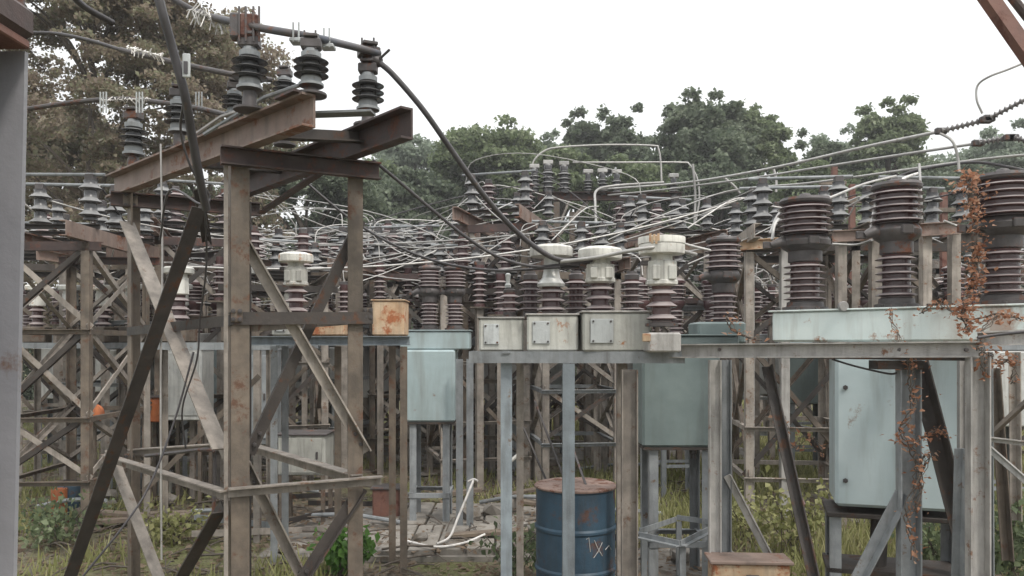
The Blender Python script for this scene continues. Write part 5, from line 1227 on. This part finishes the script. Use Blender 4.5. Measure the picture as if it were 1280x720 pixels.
for i in range(26):
    px = random.choice((random.uniform(60, 460), random.uniform(470, 680), random.uniform(730, 900))); Y = random.uniform(6.6, 10); x = (px - CX) * Y / F
    s = random.uniform(.05, .13); m_ = MB(); pts = [Vector((random.gauss(0, 1), random.gauss(0, 1), random.gauss(0, .7))).normalized() * s * random.uniform(.75, 1.1) for _ in range(14)]
    import bmesh
    bm = bmesh.new(); [bm.verts.new(p) for p in pts]; bmesh.ops.convex_hull(bm, input=bm.verts)
    me = bpy.data.meshes.new('rubble'); bm.to_mesh(me); bm.free(); me.materials.append(M['conc']); o = bpy.data.objects.new('rubble', me); COL.objects.link(o); o.location = (x, Y, s * .45 + (.06 if inpath(np.array([x]), np.array([Y]))[0] else 0))
    register('rubble', o, px, Y)
label_far('rubble', 'broken grey', 'rubble lump on the ground', 'rubble', 'rubble lumps on the yard floor')
n_ = 900; mb = MB()
for i in range(260):
    Y = random.uniform(6.4, 11); px = random.uniform(20, 900); x = (px - CX) * Y / F; a_ = random.uniform(0, 3.14)
    if inpath(np.array([x]), np.array([Y]))[0] and random.random() < .35: continue
    l = random.uniform(.15, .6); dz = random.uniform(-.02, .08)
    c = Vector((x, Y, .03 + (.07 if inpath(np.array([x]), np.array([Y]))[0] else 0))); dv = Vector((math.cos(a_), math.sin(a_), dz)) * l / 2; mb.tube([c - dv, c + Vector((0, 0, .02)), c + dv], random.uniform(.004, .011), 4)
tag(mb.build('fallen_twigs', M['bark']), 'dry twigs strewn over the ground', 'twigs', kind='stuff')
# the gantry posts and wires rest on real ground; unused prototypes do not stay
for p in PT + PS + PB + PC + [ST, PP]:
    if p.name not in USED: print('unused', p.name)
creeper('scattered rust red creeper leaves along the right half of the pale header', [(1150, 392, 4.95), (1170, 380, 4.8), (1190, 388, 4.7), (1210, 400, 4.55), (1250, 392, 4.4), (1275, 400, 4.3)], 330, .028, .03, .004)
creeper('sparse dead creeper twigs beside the right big bushing top', [(1196, 232, 5.0), (1212, 225, 4.9), (1222, 240, 4.8), (1210, 258, 4.8)], 170, .04, .036, .004)
creeper('dead creeper leaves hanging under the beam at the right edge', [(1232, 440, 4.4), (1245, 455, 4.4), (1262, 450, 4.4), (1270, 480, 4.4)], 130, .035, .036, .004)

# ------------------------------------------------------------------ thin haze over the yard
hz_ = MB().box((0, 420, 7.7), (820, 980, 17.8)).build('haze', new_mat('haze')[0], smooth=False)
hm = hz_.data.materials[0]; hm.node_tree.nodes.clear(); ho = hm.node_tree.nodes.new('ShaderNodeOutputMaterial'); pv = hm.node_tree.nodes.new('ShaderNodeVolumePrincipled')
pv.inputs['Color'].default_value = (.98, .99, 1, 1); pv.inputs['Density'].default_value = .0017; pv.inputs['Anisotropy'].default_value = .2
hm.node_tree.links.new(pv.outputs[0], ho.inputs['Volume']); tag(hz_, 'thin pale haze over the whole yard', 'haze', kind='stuff')
